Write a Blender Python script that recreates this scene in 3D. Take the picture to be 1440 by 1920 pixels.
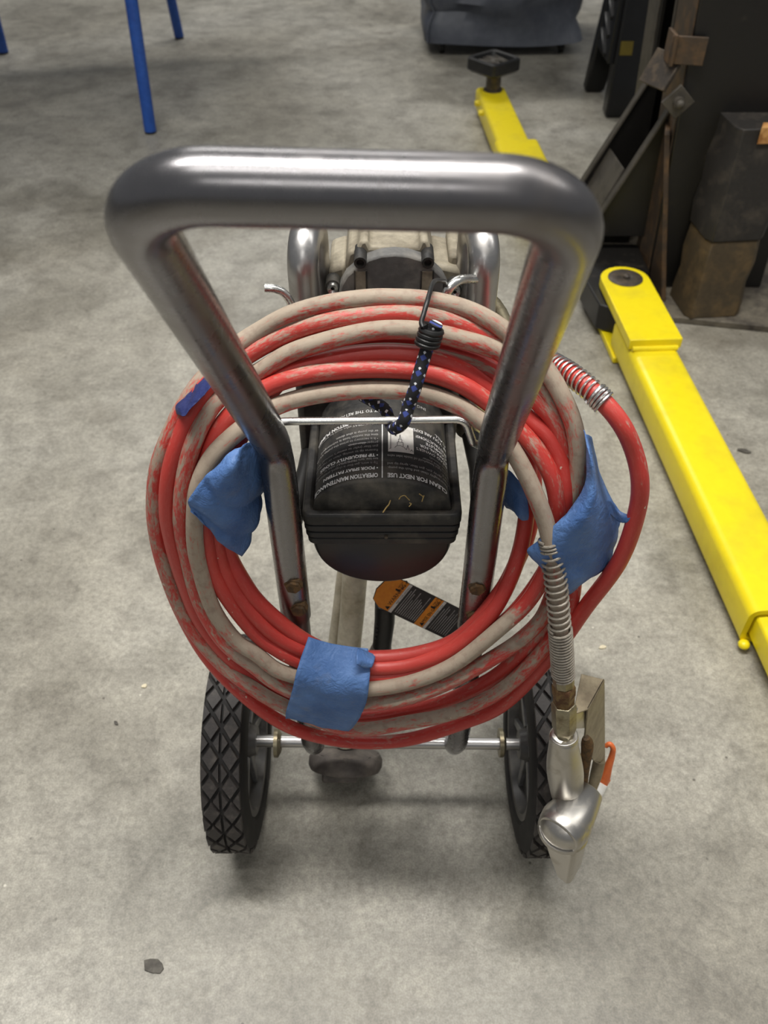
import bpy, bmesh, math, random
from mathutils import Vector, Matrix, noise as mnoise

for o in list(bpy.data.objects): bpy.data.objects.remove(o)
scn = bpy.context.scene
col = scn.collection
S = 1.2                      # drawing units to metres
PI = math.pi
rnd = random.Random(7)

# ------------------------------------------------------------------ camera
cd = bpy.data.cameras.new('camera'); cam = bpy.data.objects.new('camera', cd); col.objects.link(cam)
cam.location = (0, 0, 0.93*S); cam.rotation_euler = (math.radians(90-44), 0, 0)
cd.sensor_fit = 'VERTICAL'; cd.sensor_height = 36.0; cd.lens = 1600/1920*36.0
cd.clip_start = 0.02
cd.dof.use_dof = True; cd.dof.focus_distance = 0.76; cd.dof.aperture_fstop = 9.0
scn.camera = cam

# ------------------------------------------------------------------ world and ceiling light
w = bpy.data.worlds.new('world'); scn.world = w; w.use_nodes = True
bg = w.node_tree.nodes['Background']; bg.inputs[0].default_value = (0.95, 0.97, 1.0, 1); bg.inputs[1].default_value = 0.15
def area(name, loc, sx, sy, power, spread=180, color=(1.0, 0.975, 0.93)):
    l = bpy.data.lights.new(name, 'AREA'); l.shape = 'RECTANGLE'; l.size = sx; l.size_y = sy; l.energy = power; l.color = color
    l.spread = math.radians(spread)
    o = bpy.data.objects.new(name, l); col.objects.link(o); o.location = loc
    return o
area('fluorescent_light', (-0.25, 0.80, 3.4), 2.4, 0.34, 42, 120)
area('fluorescent_light', (-0.35, -0.30, 3.4), 1.5, 0.06, 7, 150)
area('fluorescent_light', (-0.1, -2.6, 3.4), 1.5, 0.08, 14)
area('fluorescent_light', (3.0, 1.0, 3.4), 2.4, 0.10, 22)
area('fluorescent_light', (-0.5, 5.2, 3.4), 2.4, 0.10, 62)
vs = scn.view_settings
vs.view_transform = 'Standard'; vs.look = 'None'; vs.gamma = 1.0; vs.use_curve_mapping = False
vs.exposure = 0.42

# ------------------------------------------------------------------ materials
def rgb(r, g, b):
    f = lambda c: (c/255)/12.92 if c/255 <= 0.04045 else ((c/255+0.055)/1.055)**2.4
    return (f(r), f(g), f(b), 1)
def new_mat(name):
    m = bpy.data.materials.new(name); m.use_nodes = True
    nt = m.node_tree; b = nt.nodes['Principled BSDF']
    return m, nt, b
def node(nt, t, **kw):
    n = nt.nodes.new(t)
    for k, v in kw.items():
        if k.startswith('_'): setattr(n, k[1:], v)
        else: n.inputs[k.replace('_', ' ')].default_value = v
    return n
def ramp(nt, src, stops):
    r = nt.nodes.new('ShaderNodeValToRGB'); e = r.color_ramp.elements
    while len(e) < len(stops): e.new(0.5)
    for i, (p, c) in enumerate(stops):
        e[i].position = p; e[i].color = c if len(c) == 4 else (*c, 1)
    nt.links.new(src, r.inputs[0]); return r
def mixc(nt, fac, a, b, blend='MIX'):
    m = nt.nodes.new('ShaderNodeMix'); m.data_type = 'RGBA'; m.blend_type = blend
    for sock, v in ((m.inputs[0], fac), (m.inputs[6], a), (m.inputs[7], b)):
        if hasattr(v, 'is_output'): nt.links.new(v, sock)
        else: sock.default_value = v
    return m.outputs[2]
def mth(nt, op, a, b=0.0, c=0.0):
    m = nt.nodes.new('ShaderNodeMath'); m.operation = op
    for sock, v in zip(m.inputs, (a, b, c)):
        if hasattr(v, 'is_output'): nt.links.new(v, sock)
        else: sock.default_value = v
    return m.outputs[0]
def noise(nt, scale, detail=4.0, rough=0.55, vec=None, distortion=0.0):
    n = node(nt, 'ShaderNodeTexNoise', Scale=scale, Detail=detail, Roughness=rough, Distortion=distortion)
    if vec is None:
        tc = nt.nodes.new('ShaderNodeTexCoord'); vec = tc.outputs['Object']
    nt.links.new(vec, n.inputs['Vector']); return n.outputs['Fac']
def bump(nt, b, h, strength=0.2, dist=0.002):
    n = node(nt, 'ShaderNodeBump', Strength=strength, Distance=dist)
    nt.links.new(h, n.inputs['Height']); nt.links.new(n.outputs[0], b.inputs['Normal'])
BLK = (0, 0, 0, 1); WHT = (1, 1, 1, 1)
def worn(name, base, worn_c, scale=30, lo=0.5, hi=0.65, rough=0.5, metal=0.0, worn_rough=None, worn_metal=None, fine=None, bmp=0.0, spec=0.5):
    """base colour with patches of dirt or wear"""
    m, nt, b = new_mat(name)
    f = ramp(nt, noise(nt, scale, 6, 0.6), [(lo, BLK), (hi, WHT)]).outputs[0]
    c = mixc(nt, f, base, worn_c)
    n2 = noise(nt, scale*6, 4)
    c = mixc(nt, fine if fine is not None else 0.25, c, ramp(nt, n2, [(0.3, (0.25, 0.25, 0.25)), (0.7, (0.75, 0.75, 0.75))]).outputs[0], 'OVERLAY')
    nt.links.new(c, b.inputs['Base Color'])
    b.inputs['Roughness'].default_value = rough; b.inputs['Metallic'].default_value = metal
    b.inputs['Specular IOR Level'].default_value = spec
    if worn_rough is not None:
        nt.links.new(mth(nt, 'MULTIPLY_ADD', f, worn_rough-rough, rough), b.inputs['Roughness'])
    if worn_metal is not None:
        nt.links.new(mth(nt, 'MULTIPLY_ADD', f, worn_metal-metal, metal), b.inputs['Metallic'])
    if bmp: bump(nt, b, n2, bmp)
    return m

def concrete():
    m, nt, b = new_mat('concrete')
    tc = nt.nodes.new('ShaderNodeTexCoord'); v = tc.outputs['Object']
    n1 = noise(nt, 0.9, 5, 0.55, v, 0.6); n2 = noise(nt, 3.6, 7, 0.62, v, 0.8); n3 = noise(nt, 17, 8, 0.65, v, 0.4)
    n4 = noise(nt, 120, 4, 0.6, v); n5 = noise(nt, 420, 2, 0.5, v)
    c = ramp(nt, n1, [(0.30, rgb(128, 123, 111)), (0.48, rgb(150, 146, 135)), (0.68, rgb(168, 165, 156))]).outputs[0]
    c = mixc(nt, 0.75, c, ramp(nt, n2, [(0.30, (0.27, 0.265, 0.25)), (0.50, (0.50, 0.50, 0.50)), (0.70, (0.66, 0.66, 0.66))]).outputs[0], 'OVERLAY')
    c = mixc(nt, 0.42, c, ramp(nt, n3, [(0.32, (0.22, 0.21, 0.20)), (0.5, (0.5, 0.5, 0.5)), (0.72, (0.70, 0.70, 0.69))]).outputs[0], 'OVERLAY')
    n6 = noise(nt, 48, 6, 0.7, v, 1.0)
    c = mixc(nt, 0.26, c, ramp(nt, n6, [(0.34, (0.22, 0.21, 0.20)), (0.5, (0.5, 0.5, 0.5)), (0.70, (0.72, 0.72, 0.72))]).outputs[0], 'OVERLAY')
    c = mixc(nt, 0.36, c, ramp(nt, n4, [(0.32, (0.24, 0.24, 0.23)), (0.5, (0.5, 0.5, 0.5)), (0.68, (0.72, 0.72, 0.72))]).outputs[0], 'OVERLAY')
    c = mixc(nt, 0.35, c, ramp(nt, n5, [(0.3, (0.25, 0.25, 0.25)), (0.7, (0.75, 0.75, 0.75))]).outputs[0], 'OVERLAY')
    # ring-like blotches of the trowelled surface
    vo = node(nt, 'ShaderNodeTexVoronoi', Scale=34.0); nt.links.new(v, vo.inputs['Vector'])
    blot = mth(nt, 'MULTIPLY', ramp(nt, vo.outputs['Distance'], [(0.18, WHT), (0.30, BLK)]).outputs[0], ramp(nt, noise(nt, 5, 3, 0.5, v), [(0.5, BLK), (0.62, WHT)]).outputs[0])
    c = mixc(nt, mth(nt, 'MULTIPLY', blot, 0.16), c, rgb(95, 90, 80))
    # old dark stains
    st = ramp(nt, noise(nt, 1.7, 6, 0.6, v, 1.2), [(0.56, BLK), (0.70, WHT)]).outputs[0]
    c = mixc(nt, mth(nt, 'MULTIPLY', st, 0.40), c, rgb(92, 84, 70))
    # pits and pale flecks
    vp = node(nt, 'ShaderNodeTexVoronoi', Scale=26.0); nt.links.new(v, vp.inputs['Vector'])
    pit = mth(nt, 'MULTIPLY', ramp(nt, vp.outputs['Distance'], [(0.035, WHT), (0.07, BLK)]).outputs[0], ramp(nt, noise(nt, 9, 2, 0.5, v), [(0.47, BLK), (0.52, WHT)]).outputs[0])
    c = mixc(nt, mth(nt, 'MULTIPLY', pit, 0.75), c, rgb(60, 54, 46))
    vf = node(nt, 'ShaderNodeTexVoronoi', Scale=19.0); nt.links.new(v, vf.inputs['Vector'])
    fl = mth(nt, 'MULTIPLY', ramp(nt, vf.outputs['Distance'], [(0.025, WHT), (0.045, BLK)]).outputs[0], ramp(nt, noise(nt, 4, 2, 0.5, v), [(0.53, BLK), (0.57, WHT)]).outputs[0])
    c = mixc(nt, mth(nt, 'MULTIPLY', fl, 0.6), c, rgb(225, 220, 205))
    nt.links.new(c, b.inputs['Base Color'])
    nt.links.new(mth(nt, 'MULTIPLY_ADD', n2, 0.30, 0.30), b.inputs['Roughness'])
    b.inputs['Specular IOR Level'].default_value = 0.55
    h = mth(nt, 'ADD', mth(nt, 'MULTIPLY', n3, 0.6), mth(nt, 'MULTIPLY', n4, 0.4))
    bump(nt, b, h, 0.25, 0.003)
    return m

def hose_mat():
    m, nt, b = new_mat('hose_rubber')
    at = node(nt, 'ShaderNodeAttribute', _attribute_name='hose_coord'); v = at.outputs['Vector']
    ap = node(nt, 'ShaderNodeAttribute', _attribute_name='overspray')
    mp = node(nt, 'ShaderNodeMapping', Scale=(0.28, 1.0, 1.0)); nt.links.new(v, mp.inputs['Vector']); vs_ = mp.outputs[0]
    n1 = noise(nt, 105, 8, 0.72, vs_, 0.4); n2 = noise(nt, 520, 5, 0.7, vs_); n3 = noise(nt, 30, 4, 0.5, vs_)
    red = mixc(nt, n3, rgb(176, 46, 41), rgb(198, 72, 63))
    red = mixc(nt, mth(nt, 'MULTIPLY', ramp(nt, n2, [(0.5, BLK), (0.75, WHT)]).outputs[0], 0.3), red, rgb(200, 112, 100))
    t = mth(nt, 'ADD', mth(nt, 'MULTIPLY_ADD', n1, 1.9, -0.95), mth(nt, 'MULTIPLY_ADD', n2, 1.0, -0.50))
    t = mth(nt, 'ADD', t, ap.outputs['Fac'])
    ge = nt.nodes.new('ShaderNodeNewGeometry'); gz = nt.nodes.new('ShaderNodeSeparateXYZ'); nt.links.new(ge.outputs['Normal'], gz.inputs[0])
    t = mth(nt, 'ADD', t, mth(nt, 'MULTIPLY_ADD', gz.outputs[2], 0.26, -0.12))      # paint mist settled on the upper side
    f = ramp(nt, t, [(0.36, BLK), (0.66, WHT)]).outputs[0]
    grey = mixc(nt, n1, rgb(140, 130, 112), rgb(178, 168, 150))
    grey = mixc(nt, mth(nt, 'MULTIPLY', ramp(nt, noise(nt, 120, 4, 0.6, v), [(0.5, BLK), (0.72, WHT)]).outputs[0], 0.5), grey, rgb(120, 104, 92))
    c = mixc(nt, mth(nt, 'MULTIPLY', f, 0.94), red, grey)
    # pale paint spatters
    sp = ramp(nt, noise(nt, 150, 2, 0.5, v), [(0.74, BLK), (0.77, WHT)]).outputs[0]
    c = mixc(nt, mth(nt, 'MULTIPLY', sp, 0.8), c, rgb(205, 196, 178))
    nt.links.new(c, b.inputs['Base Color'])
    nt.links.new(mth(nt, 'MULTIPLY_ADD', f, 0.28, 0.42), b.inputs['Roughness'])
    bump(nt, b, n2, 0.25, 0.0008)
    return m

def steel(name, base, rough=0.25, dirt=(0.25, 0.2, 0.17, 1), amt=0.25, scale=22):
    m, nt, b = new_mat(name)
    n1 = noise(nt, scale, 6, 0.6, None, 0.5); n2 = noise(nt, scale*9, 3, 0.5)
    f = ramp(nt, n1, [(0.52, BLK), (0.72, WHT)]).outputs[0]
    c = mixc(nt, mth(nt, 'MULTIPLY', f, amt), base, dirt)
    nt.links.new(c, b.inputs['Base Color'])
    b.inputs['Metallic'].default_value = 1.0
    nt.links.new(mth(nt, 'ADD', mth(nt, 'MULTIPLY_ADD', f, 0.18, rough), mth(nt, 'MULTIPLY_ADD', n2, 0.12, -0.06)), b.inputs['Roughness'])
    bump(nt, b, n1, 0.06, 0.001)
    return m

def tape_mat(name, a, bcol):
    m, nt, b = new_mat(name)
    n1 = noise(nt, 25, 4); n2 = noise(nt, 260, 3)
    c = mixc(nt, ramp(nt, n1, [(0.35, BLK), (0.65, WHT)]).outputs[0], a, bcol)
    c = mixc(nt, mth(nt, 'MULTIPLY', ramp(nt, noise(nt, 34, 5, 0.6), [(0.56, BLK), (0.72, WHT)]).outputs[0], 0.35), c, rgb(128, 126, 122))
    nt.links.new(c, b.inputs['Base Color']); b.inputs['Roughness'].default_value = 0.6
    nt2 = mth(nt, 'ADD', mth(nt, 'MULTIPLY', n2, 0.5), noise(nt, 60, 4, 0.6, None, 1.5))
    bump(nt, b, nt2, 0.6, 0.003)
    return m

def cord_mat():
    m, nt, b = new_mat('braided_cord')
    at = node(nt, 'ShaderNodeAttribute', _attribute_name='hose_coord')
    sx = nt.nodes.new('ShaderNodeSeparateXYZ'); nt.links.new(at.outputs['Vector'], sx.inputs[0])
    an = node(nt, 'ShaderNodeAttribute', _attribute_name='overspray')       # angle round the cord, 0..1
    u = mth(nt, 'MULTIPLY', sx.outputs[0], 85.0)
    p = mth(nt, 'FRACT', mth(nt, 'ADD', u, mth(nt, 'MULTIPLY', an.outputs['Fac'], 2.0)))
    q = mth(nt, 'FRACT', mth(nt, 'SUBTRACT', u, mth(nt, 'MULTIPLY', an.outputs['Fac'], 3.0)))
    wf = mth(nt, 'MULTIPLY', mth(nt, 'LESS_THAN', p, 0.20), mth(nt, 'LESS_THAN', q, 0.34))
    bf = mth(nt, 'MULTIPLY', mth(nt, 'GREATER_THAN', p, 0.60), mth(nt, 'GREATER_THAN', q, 0.55))
    c = mixc(nt, bf, rgb(26, 26, 30), rgb(52, 66, 132)); c = mixc(nt, wf, c, rgb(225, 226, 230))
    nt.links.new(c, b.inputs['Base Color']); b.inputs['Roughness'].default_value = 0.75
    return m

M = {}
M['concrete'] = concrete()
M['hose'] = hose_mat()
M['handle'] = steel('handle_steel', (0.25, 0.243, 0.25, 1), 0.27, (0.20, 0.175, 0.16, 1), 0.45, 14)
M['chrome'] = steel('chrome_steel', (0.50, 0.49, 0.48, 1), 0.34, (0.30, 0.26, 0.22, 1), 0.4, 30)
M['rod'] = steel('bright_rod', (0.74, 0.74, 0.71, 1), 0.28, (0.4, 0.36, 0.3, 1), 0.3, 60)
M['alu'] = steel('cast_aluminium', (0.52, 0.50, 0.465, 1), 0.34, (0.34, 0.30, 0.24, 1), 0.5, 40)
M['rust'] = worn('rusty_bolt', rgb(78, 62, 44), rgb(112, 84, 52), 160, 0.4, 0.6, 0.75, 0.3)
M['brass'] = worn('rusty_brass', rgb(126, 102, 66), rgb(88, 58, 34), 90, 0.45, 0.6, 0.55, 0.6, 0.8, 0.1)
M['fitting'] = worn('plated_fitting', rgb(150, 142, 118), rgb(112, 100, 78), 60, 0.5, 0.7, 0.38, 0.75)
M['spring_grey'] = worn('painted_spring', rgb(158, 150, 138), rgb(120, 110, 98), 90, 0.5, 0.7, 0.5, 0.2)
M['spring_steel'] = steel('spring_steel', (0.66, 0.64, 0.62, 1), 0.3)
M['black_plastic'] = worn('dusty_black_plastic', rgb(32, 31, 30), rgb(84, 79, 70), 26, 0.47, 0.72, 0.55, 0, 0.75, None, 0.3, 0.25)
M['black_smooth'] = worn('smooth_black_plastic', rgb(22, 21, 21), rgb(34, 32, 31), 25, 0.5, 0.8, 0.38)
M['dusty_black'] = worn('dusty_cover', rgb(92, 91, 89), rgb(128, 124, 116), 26, 0.42, 0.68, 0.65, 0, 0.8, None, 0.35, 0.15)
M['dust_beige'] = worn('overspray_housing', rgb(146, 138, 120), rgb(120, 112, 96), 30, 0.46, 0.66, 0.65, 0, 0.8, None, 0.3, 0.15)
M['rubber'] = worn('dusty_rubber', rgb(52, 48, 46), rgb(90, 84, 78), 55, 0.5, 0.74, 0.62, 0, 0.8, None, 0.35, 0.2)
M['tire_groove'] = worn('tire_groove', rgb(24, 22, 21), rgb(46, 43, 40), 40, 0.5, 0.75, 0.75)
M['rim'] = worn('grey_rim', rgb(74, 72, 70), rgb(110, 106, 100), 30, 0.5, 0.72, 0.42)
M['rim_disc'] = worn('silver_rim', rgb(128, 128, 128), rgb(96, 94, 92), 25, 0.45, 0.7, 0.4, 0.35)
M['tube_white'] = worn('dusty_hose', rgb(190, 182, 160), rgb(160, 150, 126), 30, 0.45, 0.7, 0.55)
M['black_rubber'] = worn('black_rubber', rgb(20, 20, 20), rgb(40, 38, 36), 40, 0.5, 0.8, 0.45)
M['strainer'] = worn('dusty_strainer', rgb(88, 82, 78), rgb(120, 112, 104), 28, 0.42, 0.66, 0.7)
M['tape'] = tape_mat('masking_tape', rgb(66, 102, 158), rgb(92, 128, 182))
M['tape_dark'] = tape_mat('masking_tape_dark', rgb(22, 32, 84), rgb(34, 46, 104))
M['cord'] = cord_mat()
M['white_ink'] = worn('white_ink', rgb(226, 226, 224), rgb(200, 198, 194), 60, 0.4, 0.7, 0.6)
M['dim_ink'] = worn('faded_ink', rgb(176, 174, 170), rgb(130, 128, 124), 60, 0.4, 0.7, 0.6)
M['ink_and_hole_black'] = worn('ink_and_hole_black', rgb(24, 22, 20), rgb(34, 32, 30), 60, 0.4, 0.7, 0.6)  # print ink, also the painted dark inside holes
M['label_white'] = worn('label_white', rgb(214, 212, 206), rgb(176, 172, 164), 25, 0.45, 0.7, 0.55)
M['tag_orange'] = worn('tag_orange', rgb(222, 138, 40), rgb(200, 120, 36), 30, 0.5, 0.8, 0.45)
M['tag_black'] = worn('tag_black', rgb(48, 46, 46), rgb(66, 64, 62), 30, 0.5, 0.8, 0.5)
M['yellow'] = worn('yellow_paint', rgb(238, 216, 24), rgb(216, 196, 30), 9, 0.5, 0.75, 0.34, 0, 0.45, None, 0.12)
M['dark_steel'] = worn('dark_pin_steel', rgb(70, 64, 58), rgb(96, 84, 70), 50, 0.45, 0.65, 0.5, 0.4)
M['black_paint'] = worn('greasy_black_paint', rgb(20, 18, 16), rgb(46, 40, 33), 18, 0.60, 0.78, 0.45, 0, 0.6, None, 0.25)
M['brown_steel'] = worn('rusty_brown_steel', rgb(66, 54, 42), rgb(98, 74, 48), 24, 0.45, 0.68, 0.6, 0.1)
M['grey_steel'] = worn('dusty_grey_steel', rgb(74, 69, 61), rgb(50, 46, 40), 22, 0.45, 0.7, 0.6, 0.1)
M['plate_dust'] = worn('dusty_base_plate', rgb(104, 97, 84), rgb(58, 52, 46), 14, 0.42, 0.62, 0.75)
M['wood_black'] = worn('black_painted_wood', rgb(36, 33, 30), rgb(58, 52, 45), 22, 0.5, 0.7, 0.6, 0, 0.7, None, 0.3, 0.3)
M['wood_raw'] = worn('oily_old_wood', rgb(66, 55, 37), rgb(92, 74, 46), 16, 0.45, 0.66, 0.65, 0, 0.75, None, 0.3, 0.3)
M['wood_fresh'] = worn('splintered_wood', rgb(196, 148, 90), rgb(150, 100, 50), 60, 0.45, 0.65, 0.6)
M['cover_grey'] = worn('grey_cover_fabric', rgb(70, 74, 84), rgb(88, 92, 100), 8, 0.4, 0.7, 0.5, 0, 0.5, None, 0.2)
M['blue_paint'] = worn('blue_paint', rgb(38, 84, 168), rgb(30, 68, 146), 12, 0.5, 0.75, 0.25)
M['table_top'] = worn('grey_table_top', rgb(120, 116, 108), rgb(96, 90, 82), 8, 0.4, 0.7, 0.6)
M['stand_black'] = worn('black_moulded_plastic', rgb(13, 13, 14), rgb(24, 24, 25), 14, 0.5, 0.8, 0.35)
M['sticker_yellow_shaded'] = worn('shaded_yellow_sticker', rgb(96, 82, 12), rgb(84, 72, 14), 30, 0.5, 0.8, 0.5)  # yellow dimmed so the colour carries the shade on the sticker
M['orange_plastic'] = worn('orange_plastic', rgb(222, 112, 58), rgb(200, 98, 52), 50, 0.5, 0.8, 0.45)
M['tan_plate'] = worn('overspray_guard', rgb(146, 134, 110), rgb(116, 104, 84), 40, 0.45, 0.7, 0.5, 0.35)
M['chip_pale'] = worn('pale_chip', rgb(214, 204, 176), rgb(190, 178, 150), 80, 0.4, 0.7, 0.7)
M['chip_dark'] = worn('dark_chip', rgb(70, 66, 60), rgb(96, 92, 84), 80, 0.4, 0.7, 0.7)
M['fibre'] = worn('dry_fibre', rgb(176, 150, 92), rgb(140, 116, 70), 80, 0.4, 0.7, 0.7)

# ------------------------------------------------------------------ mesh helpers
V = Vector
def smooth_path(pts, n=8, closed=False):
    """Catmull-Rom through points (tuples may carry extra values)"""
    P = [tuple(p) for p in pts]; out = []; L = len(P); k = len(P[0])
    rng = range(L) if closed else range(L-1)
    for i in rng:
        if closed: a, b, c, d = P[(i-1) % L], P[i], P[(i+1) % L], P[(i+2) % L]
        else:
            b, c = P[i], P[i+1]
            a = P[i-1] if i > 0 else tuple(2*x-y for x, y in zip(b, c))
            d = P[i+2] if i+2 < L else tuple(2*x-y for x, y in zip(c, b))
        # centripetal spacing
        D = lambda p, q: max(1e-6, sum((p[j]-q[j])**2 for j in range(3)))**0.25
        t0 = 0.0; t1 = t0+D(a, b); t2 = t1+D(b, c); t3 = t2+D(c, d)
        for s in range(n):
            t = t1+(t2-t1)*s/n
            r = []
            for j in range(k):
                A1 = (t1-t)/(t1-t0)*a[j]+(t-t0)/(t1-t0)*b[j]
                A2 = (t2-t)/(t2-t1)*b[j]+(t-t1)/(t2-t1)*c[j]
                A3 = (t3-t)/(t3-t2)*c[j]+(t-t2)/(t3-t2)*d[j]
                B1 = (t2-t)/(t2-t0)*A1+(t-t0)/(t2-t0)*A2
                B2 = (t3-t)/(t3-t1)*A2+(t-t1)/(t3-t1)*A3
                r.append((t2-t)/(t2-t1)*B1+(t-t1)/(t2-t1)*B2)
            out.append(tuple(r))
    if not closed: out.append(P[-1])
    return out

def fillet(pts, r, n=8):
    """polyline with rounded corners"""
    P = [V(p) for p in pts]; out = [P[0]]
    for i in range(1, len(P)-1):
        a, b, c = P[i-1], P[i], P[i+1]
        u = (a-b).normalized(); v = (c-b).normalized()
        ang = u.angle(v); ri = r[i-1] if isinstance(r, (list, tuple)) else r
        d = min(ri/math.tan(ang/2), (a-b).length*0.49, (c-b).length*0.49); rr = d*math.tan(ang/2)
        ctr = b+(u+v).normalized()*(rr/math.sin(ang/2))
        s = b+u*d-ctr; e = b+v*d-ctr; tot = s.angle(e); ax = s.cross(e).normalized()
        for k in range(n+1): out.append(ctr+Matrix.Rotation(tot*k/n, 3, ax) @ s)
    out.append(P[-1]); return out

class MB:
    """collects geometry that becomes ONE mesh object"""
    def __init__(s): s.v = []; s.f = []; s.mi = []; s.m = 0; s.coord = {}; s.spray = {}
    def add(s, vs, fs):
        o = len(s.v); s.v += [V(p) for p in vs]
        for f in fs: s.f.append([i+o for i in f]); s.mi.append(s.m)
        return o
    def tube(s, path, r, seg=12, cap=True, closed=False, attr=None, rad=None, up=None, squash=1.0):
        P = [V(p[:3]) for p in path]; n = len(P); T = []
        for i in range(n):
            if closed: t = P[(i+1) % n]-P[i-1]
            else: t = P[min(i+1, n-1)]-P[max(i-1, 0)]
            T.append(t.normalized() if t.length > 1e-9 else V((0, 0, 1)))
        N = T[0].orthogonal().normalized() if up is None else (V(up)-T[0]*V(up).dot(T[0])).normalized()
        vs = []; ln = 0; o = len(s.v)
        for i in range(n):
            if i:
                N = N-T[i]*N.dot(T[i])
                N = N.normalized() if N.length > 1e-9 else T[i].orthogonal().normalized(); ln += (P[i]-P[i-1]).length
            B = T[i].cross(N); rr = rad[i] if rad else r
            for k in range(seg):
                a = 2*PI*k/seg
                vs.append(P[i]+N*(math.cos(a)*rr)+B*(math.sin(a)*rr*squash))
                if attr is not None:
                    s.coord[o+len(vs)-1] = (ln, math.cos(a)*rr, math.sin(a)*rr)
                    s.spray[o+len(vs)-1] = (k/seg if k <= seg/2 else 1-k/seg) if attr == 'angle' else attr[i]
        fs = []
        for i in range(n if closed else n-1):
            for k in range(seg):
                a = i*seg+k; b = i*seg+(k+1) % seg; j = ((i+1) % n)*seg
                fs.append([a, b, j+(k+1) % seg, j+k])
        if cap and not closed: fs += [list(range(seg))[::-1], [(n-1)*seg+k for k in range(seg)]]
        s.add(vs, fs)
    def cyl(s, p0, p1, r0, r1=None, seg=20): s.tube([p0, p1], r0, seg, rad=[r0, r0 if r1 is None else r1])
    def box(s, c, size, rot=None):
        x, y, z = (d/2 for d in size); R = rot or Matrix.Identity(3)
        vs = [V(c)+R @ V((sx*x, sy*y, sz*z)) for sx in (-1, 1) for sy in (-1, 1) for sz in (-1, 1)]
        s.add(vs, [[0, 1, 3, 2], [4, 6, 7, 5], [0, 4, 5, 1], [2, 3, 7, 6], [0, 2, 6, 4], [1, 5, 7, 3]])
    def prism(s, poly, ext, top=None):
        """polygon (3D points) pushed along ext"""
        n = len(poly); e = V(ext)
        vs = [V(p) for p in poly]+[V(p)+e for p in (top or poly)]
        nn = V((0, 0, 0))
        for i in range(n): nn += V(vs[i]).cross(V(vs[(i+1) % n]))
        fl = nn.dot(e) > 0
        fs = [list(range(n))[::-1], list(range(n, 2*n))]+[[i, (i+1) % n, n+(i+1) % n, n+i] for i in range(n)]
        if not fl: fs = [f[::-1] for f in fs]
        s.add(vs, fs)
    def lathe(s, prof, org, ax=(0, 0, 1), seg=32, closed=False):
        """prof: (radius, height) along ax"""
        A = V(ax).normalized(); U = A.orthogonal().normalized(); W = A.cross(U); n = len(prof); vs = []
        for (r, h) in prof:
            for k in range(seg):
                a = 2*PI*k/seg; vs.append(V(org)+A*h+(U*math.cos(a)+W*math.sin(a))*r)
        fs = [[i*seg+k, i*seg+(k+1) % seg, ((i+1) % n)*seg+(k+1) % seg, ((i+1) % n)*seg+k] for i in range(n if closed else n-1) for k in range(seg)]
        if not closed: fs += [list(range(seg))[::-1], [(n-1)*seg+k for k in range(seg)]]
        s.add(vs, fs)
    def loft(s, rings, cap=True):
        n = len(rings[0]); vs = [p for r in rings for p in r]
        fs = [[i*n+k, i*n+(k+1) % n, (i+1)*n+(k+1) % n, (i+1)*n+k] for i in range(len(rings)-1) for k in range(n)]
        if cap: fs += [list(range(n))[::-1], [(len(rings)-1)*n+k for k in range(n)]]
        s.add(vs, fs)
    def grid(s, rows):
        m, n = len(rows), len(rows[0])
        s.add([p for r in rows for p in r], [[i*n+k, i*n+k+1, (i+1)*n+k+1, (i+1)*n+k] for i in range(m-1) for k in range(n-1)])
    def sphere(s, c, r, seg=20, rings=12, scale=(1, 1, 1), R=None):
        R = R or Matrix.Identity(3); prof = []
        vs = [V(c)+R @ V((0, 0, -r*scale[2]))]
        for i in range(1, rings):
            a = -PI/2+PI*i/rings
            for k in range(seg):
                t = 2*PI*k/seg; vs.append(V(c)+R @ V((math.cos(a)*math.cos(t)*r*scale[0], math.cos(a)*math.sin(t)*r*scale[1], math.sin(a)*r*scale[2])))
        vs.append(V(c)+R @ V((0, 0, r*scale[2])))
        fs = [[0, 1+(k+1) % seg, 1+k] for k in range(seg)]
        for i in range(rings-2):
            for k in range(seg): fs.append([1+i*seg+k, 1+i*seg+(k+1) % seg, 1+(i+1)*seg+(k+1) % seg, 1+(i+1)*seg+k])
        b = 1+(rings-2)*seg
        fs += [[b+k, b+(k+1) % seg, len(vs)-1] for k in range(seg)]
        s.add(vs, fs)
    def build(s, name, mats, parent=None, angle=40, bevel=0, solid=0, seg=2, subsurf=0):
        org = root_of(parent)
        me = bpy.data.meshes.new(name)
        me.from_pydata([p*S-org for p in s.v], [], s.f); me.validate(clean_customdata=False)
        if not isinstance(mats, (list, tuple)): mats = [mats]
        for m in mats: me.materials.append(M[m] if isinstance(m, str) else m)
        if len(me.polygons) == len(s.mi): me.polygons.foreach_set('material_index', s.mi)
        if s.coord:
            cs, ss = [], []
            for i in range(len(s.v)):
                cs += [x*S for x in s.coord.get(i, (0, 0, 0))]; ss.append(s.spray.get(i, 0.0))
            me.attributes.new('hose_coord', 'FLOAT_VECTOR', 'POINT'); me.attributes.new('overspray', 'FLOAT', 'POINT')
            me.attributes['hose_coord'].data.foreach_set('vector', cs); me.attributes['overspray'].data.foreach_set('value', ss)
        bm = bmesh.new(); bm.from_mesh(me); bmesh.ops.recalc_face_normals(bm, faces=bm.faces); bm.to_mesh(me); bm.free()
        me.shade_smooth(); me.set_sharp_from_angle(angle=math.radians(angle))
        o = bpy.data.objects.new(name, me); col.objects.link(o)
        if parent: o.parent = parent
        if solid:
            md = o.modifiers.new('thickness', 'SOLIDIFY'); md.thickness = solid*S; md.offset = 0
        if bevel:
            md = o.modifiers.new('bevel', 'BEVEL'); md.width = bevel*S; md.segments = seg; md.limit_method = 'ANGLE'; md.angle_limit = math.radians(35); md.harden_normals = False
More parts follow.
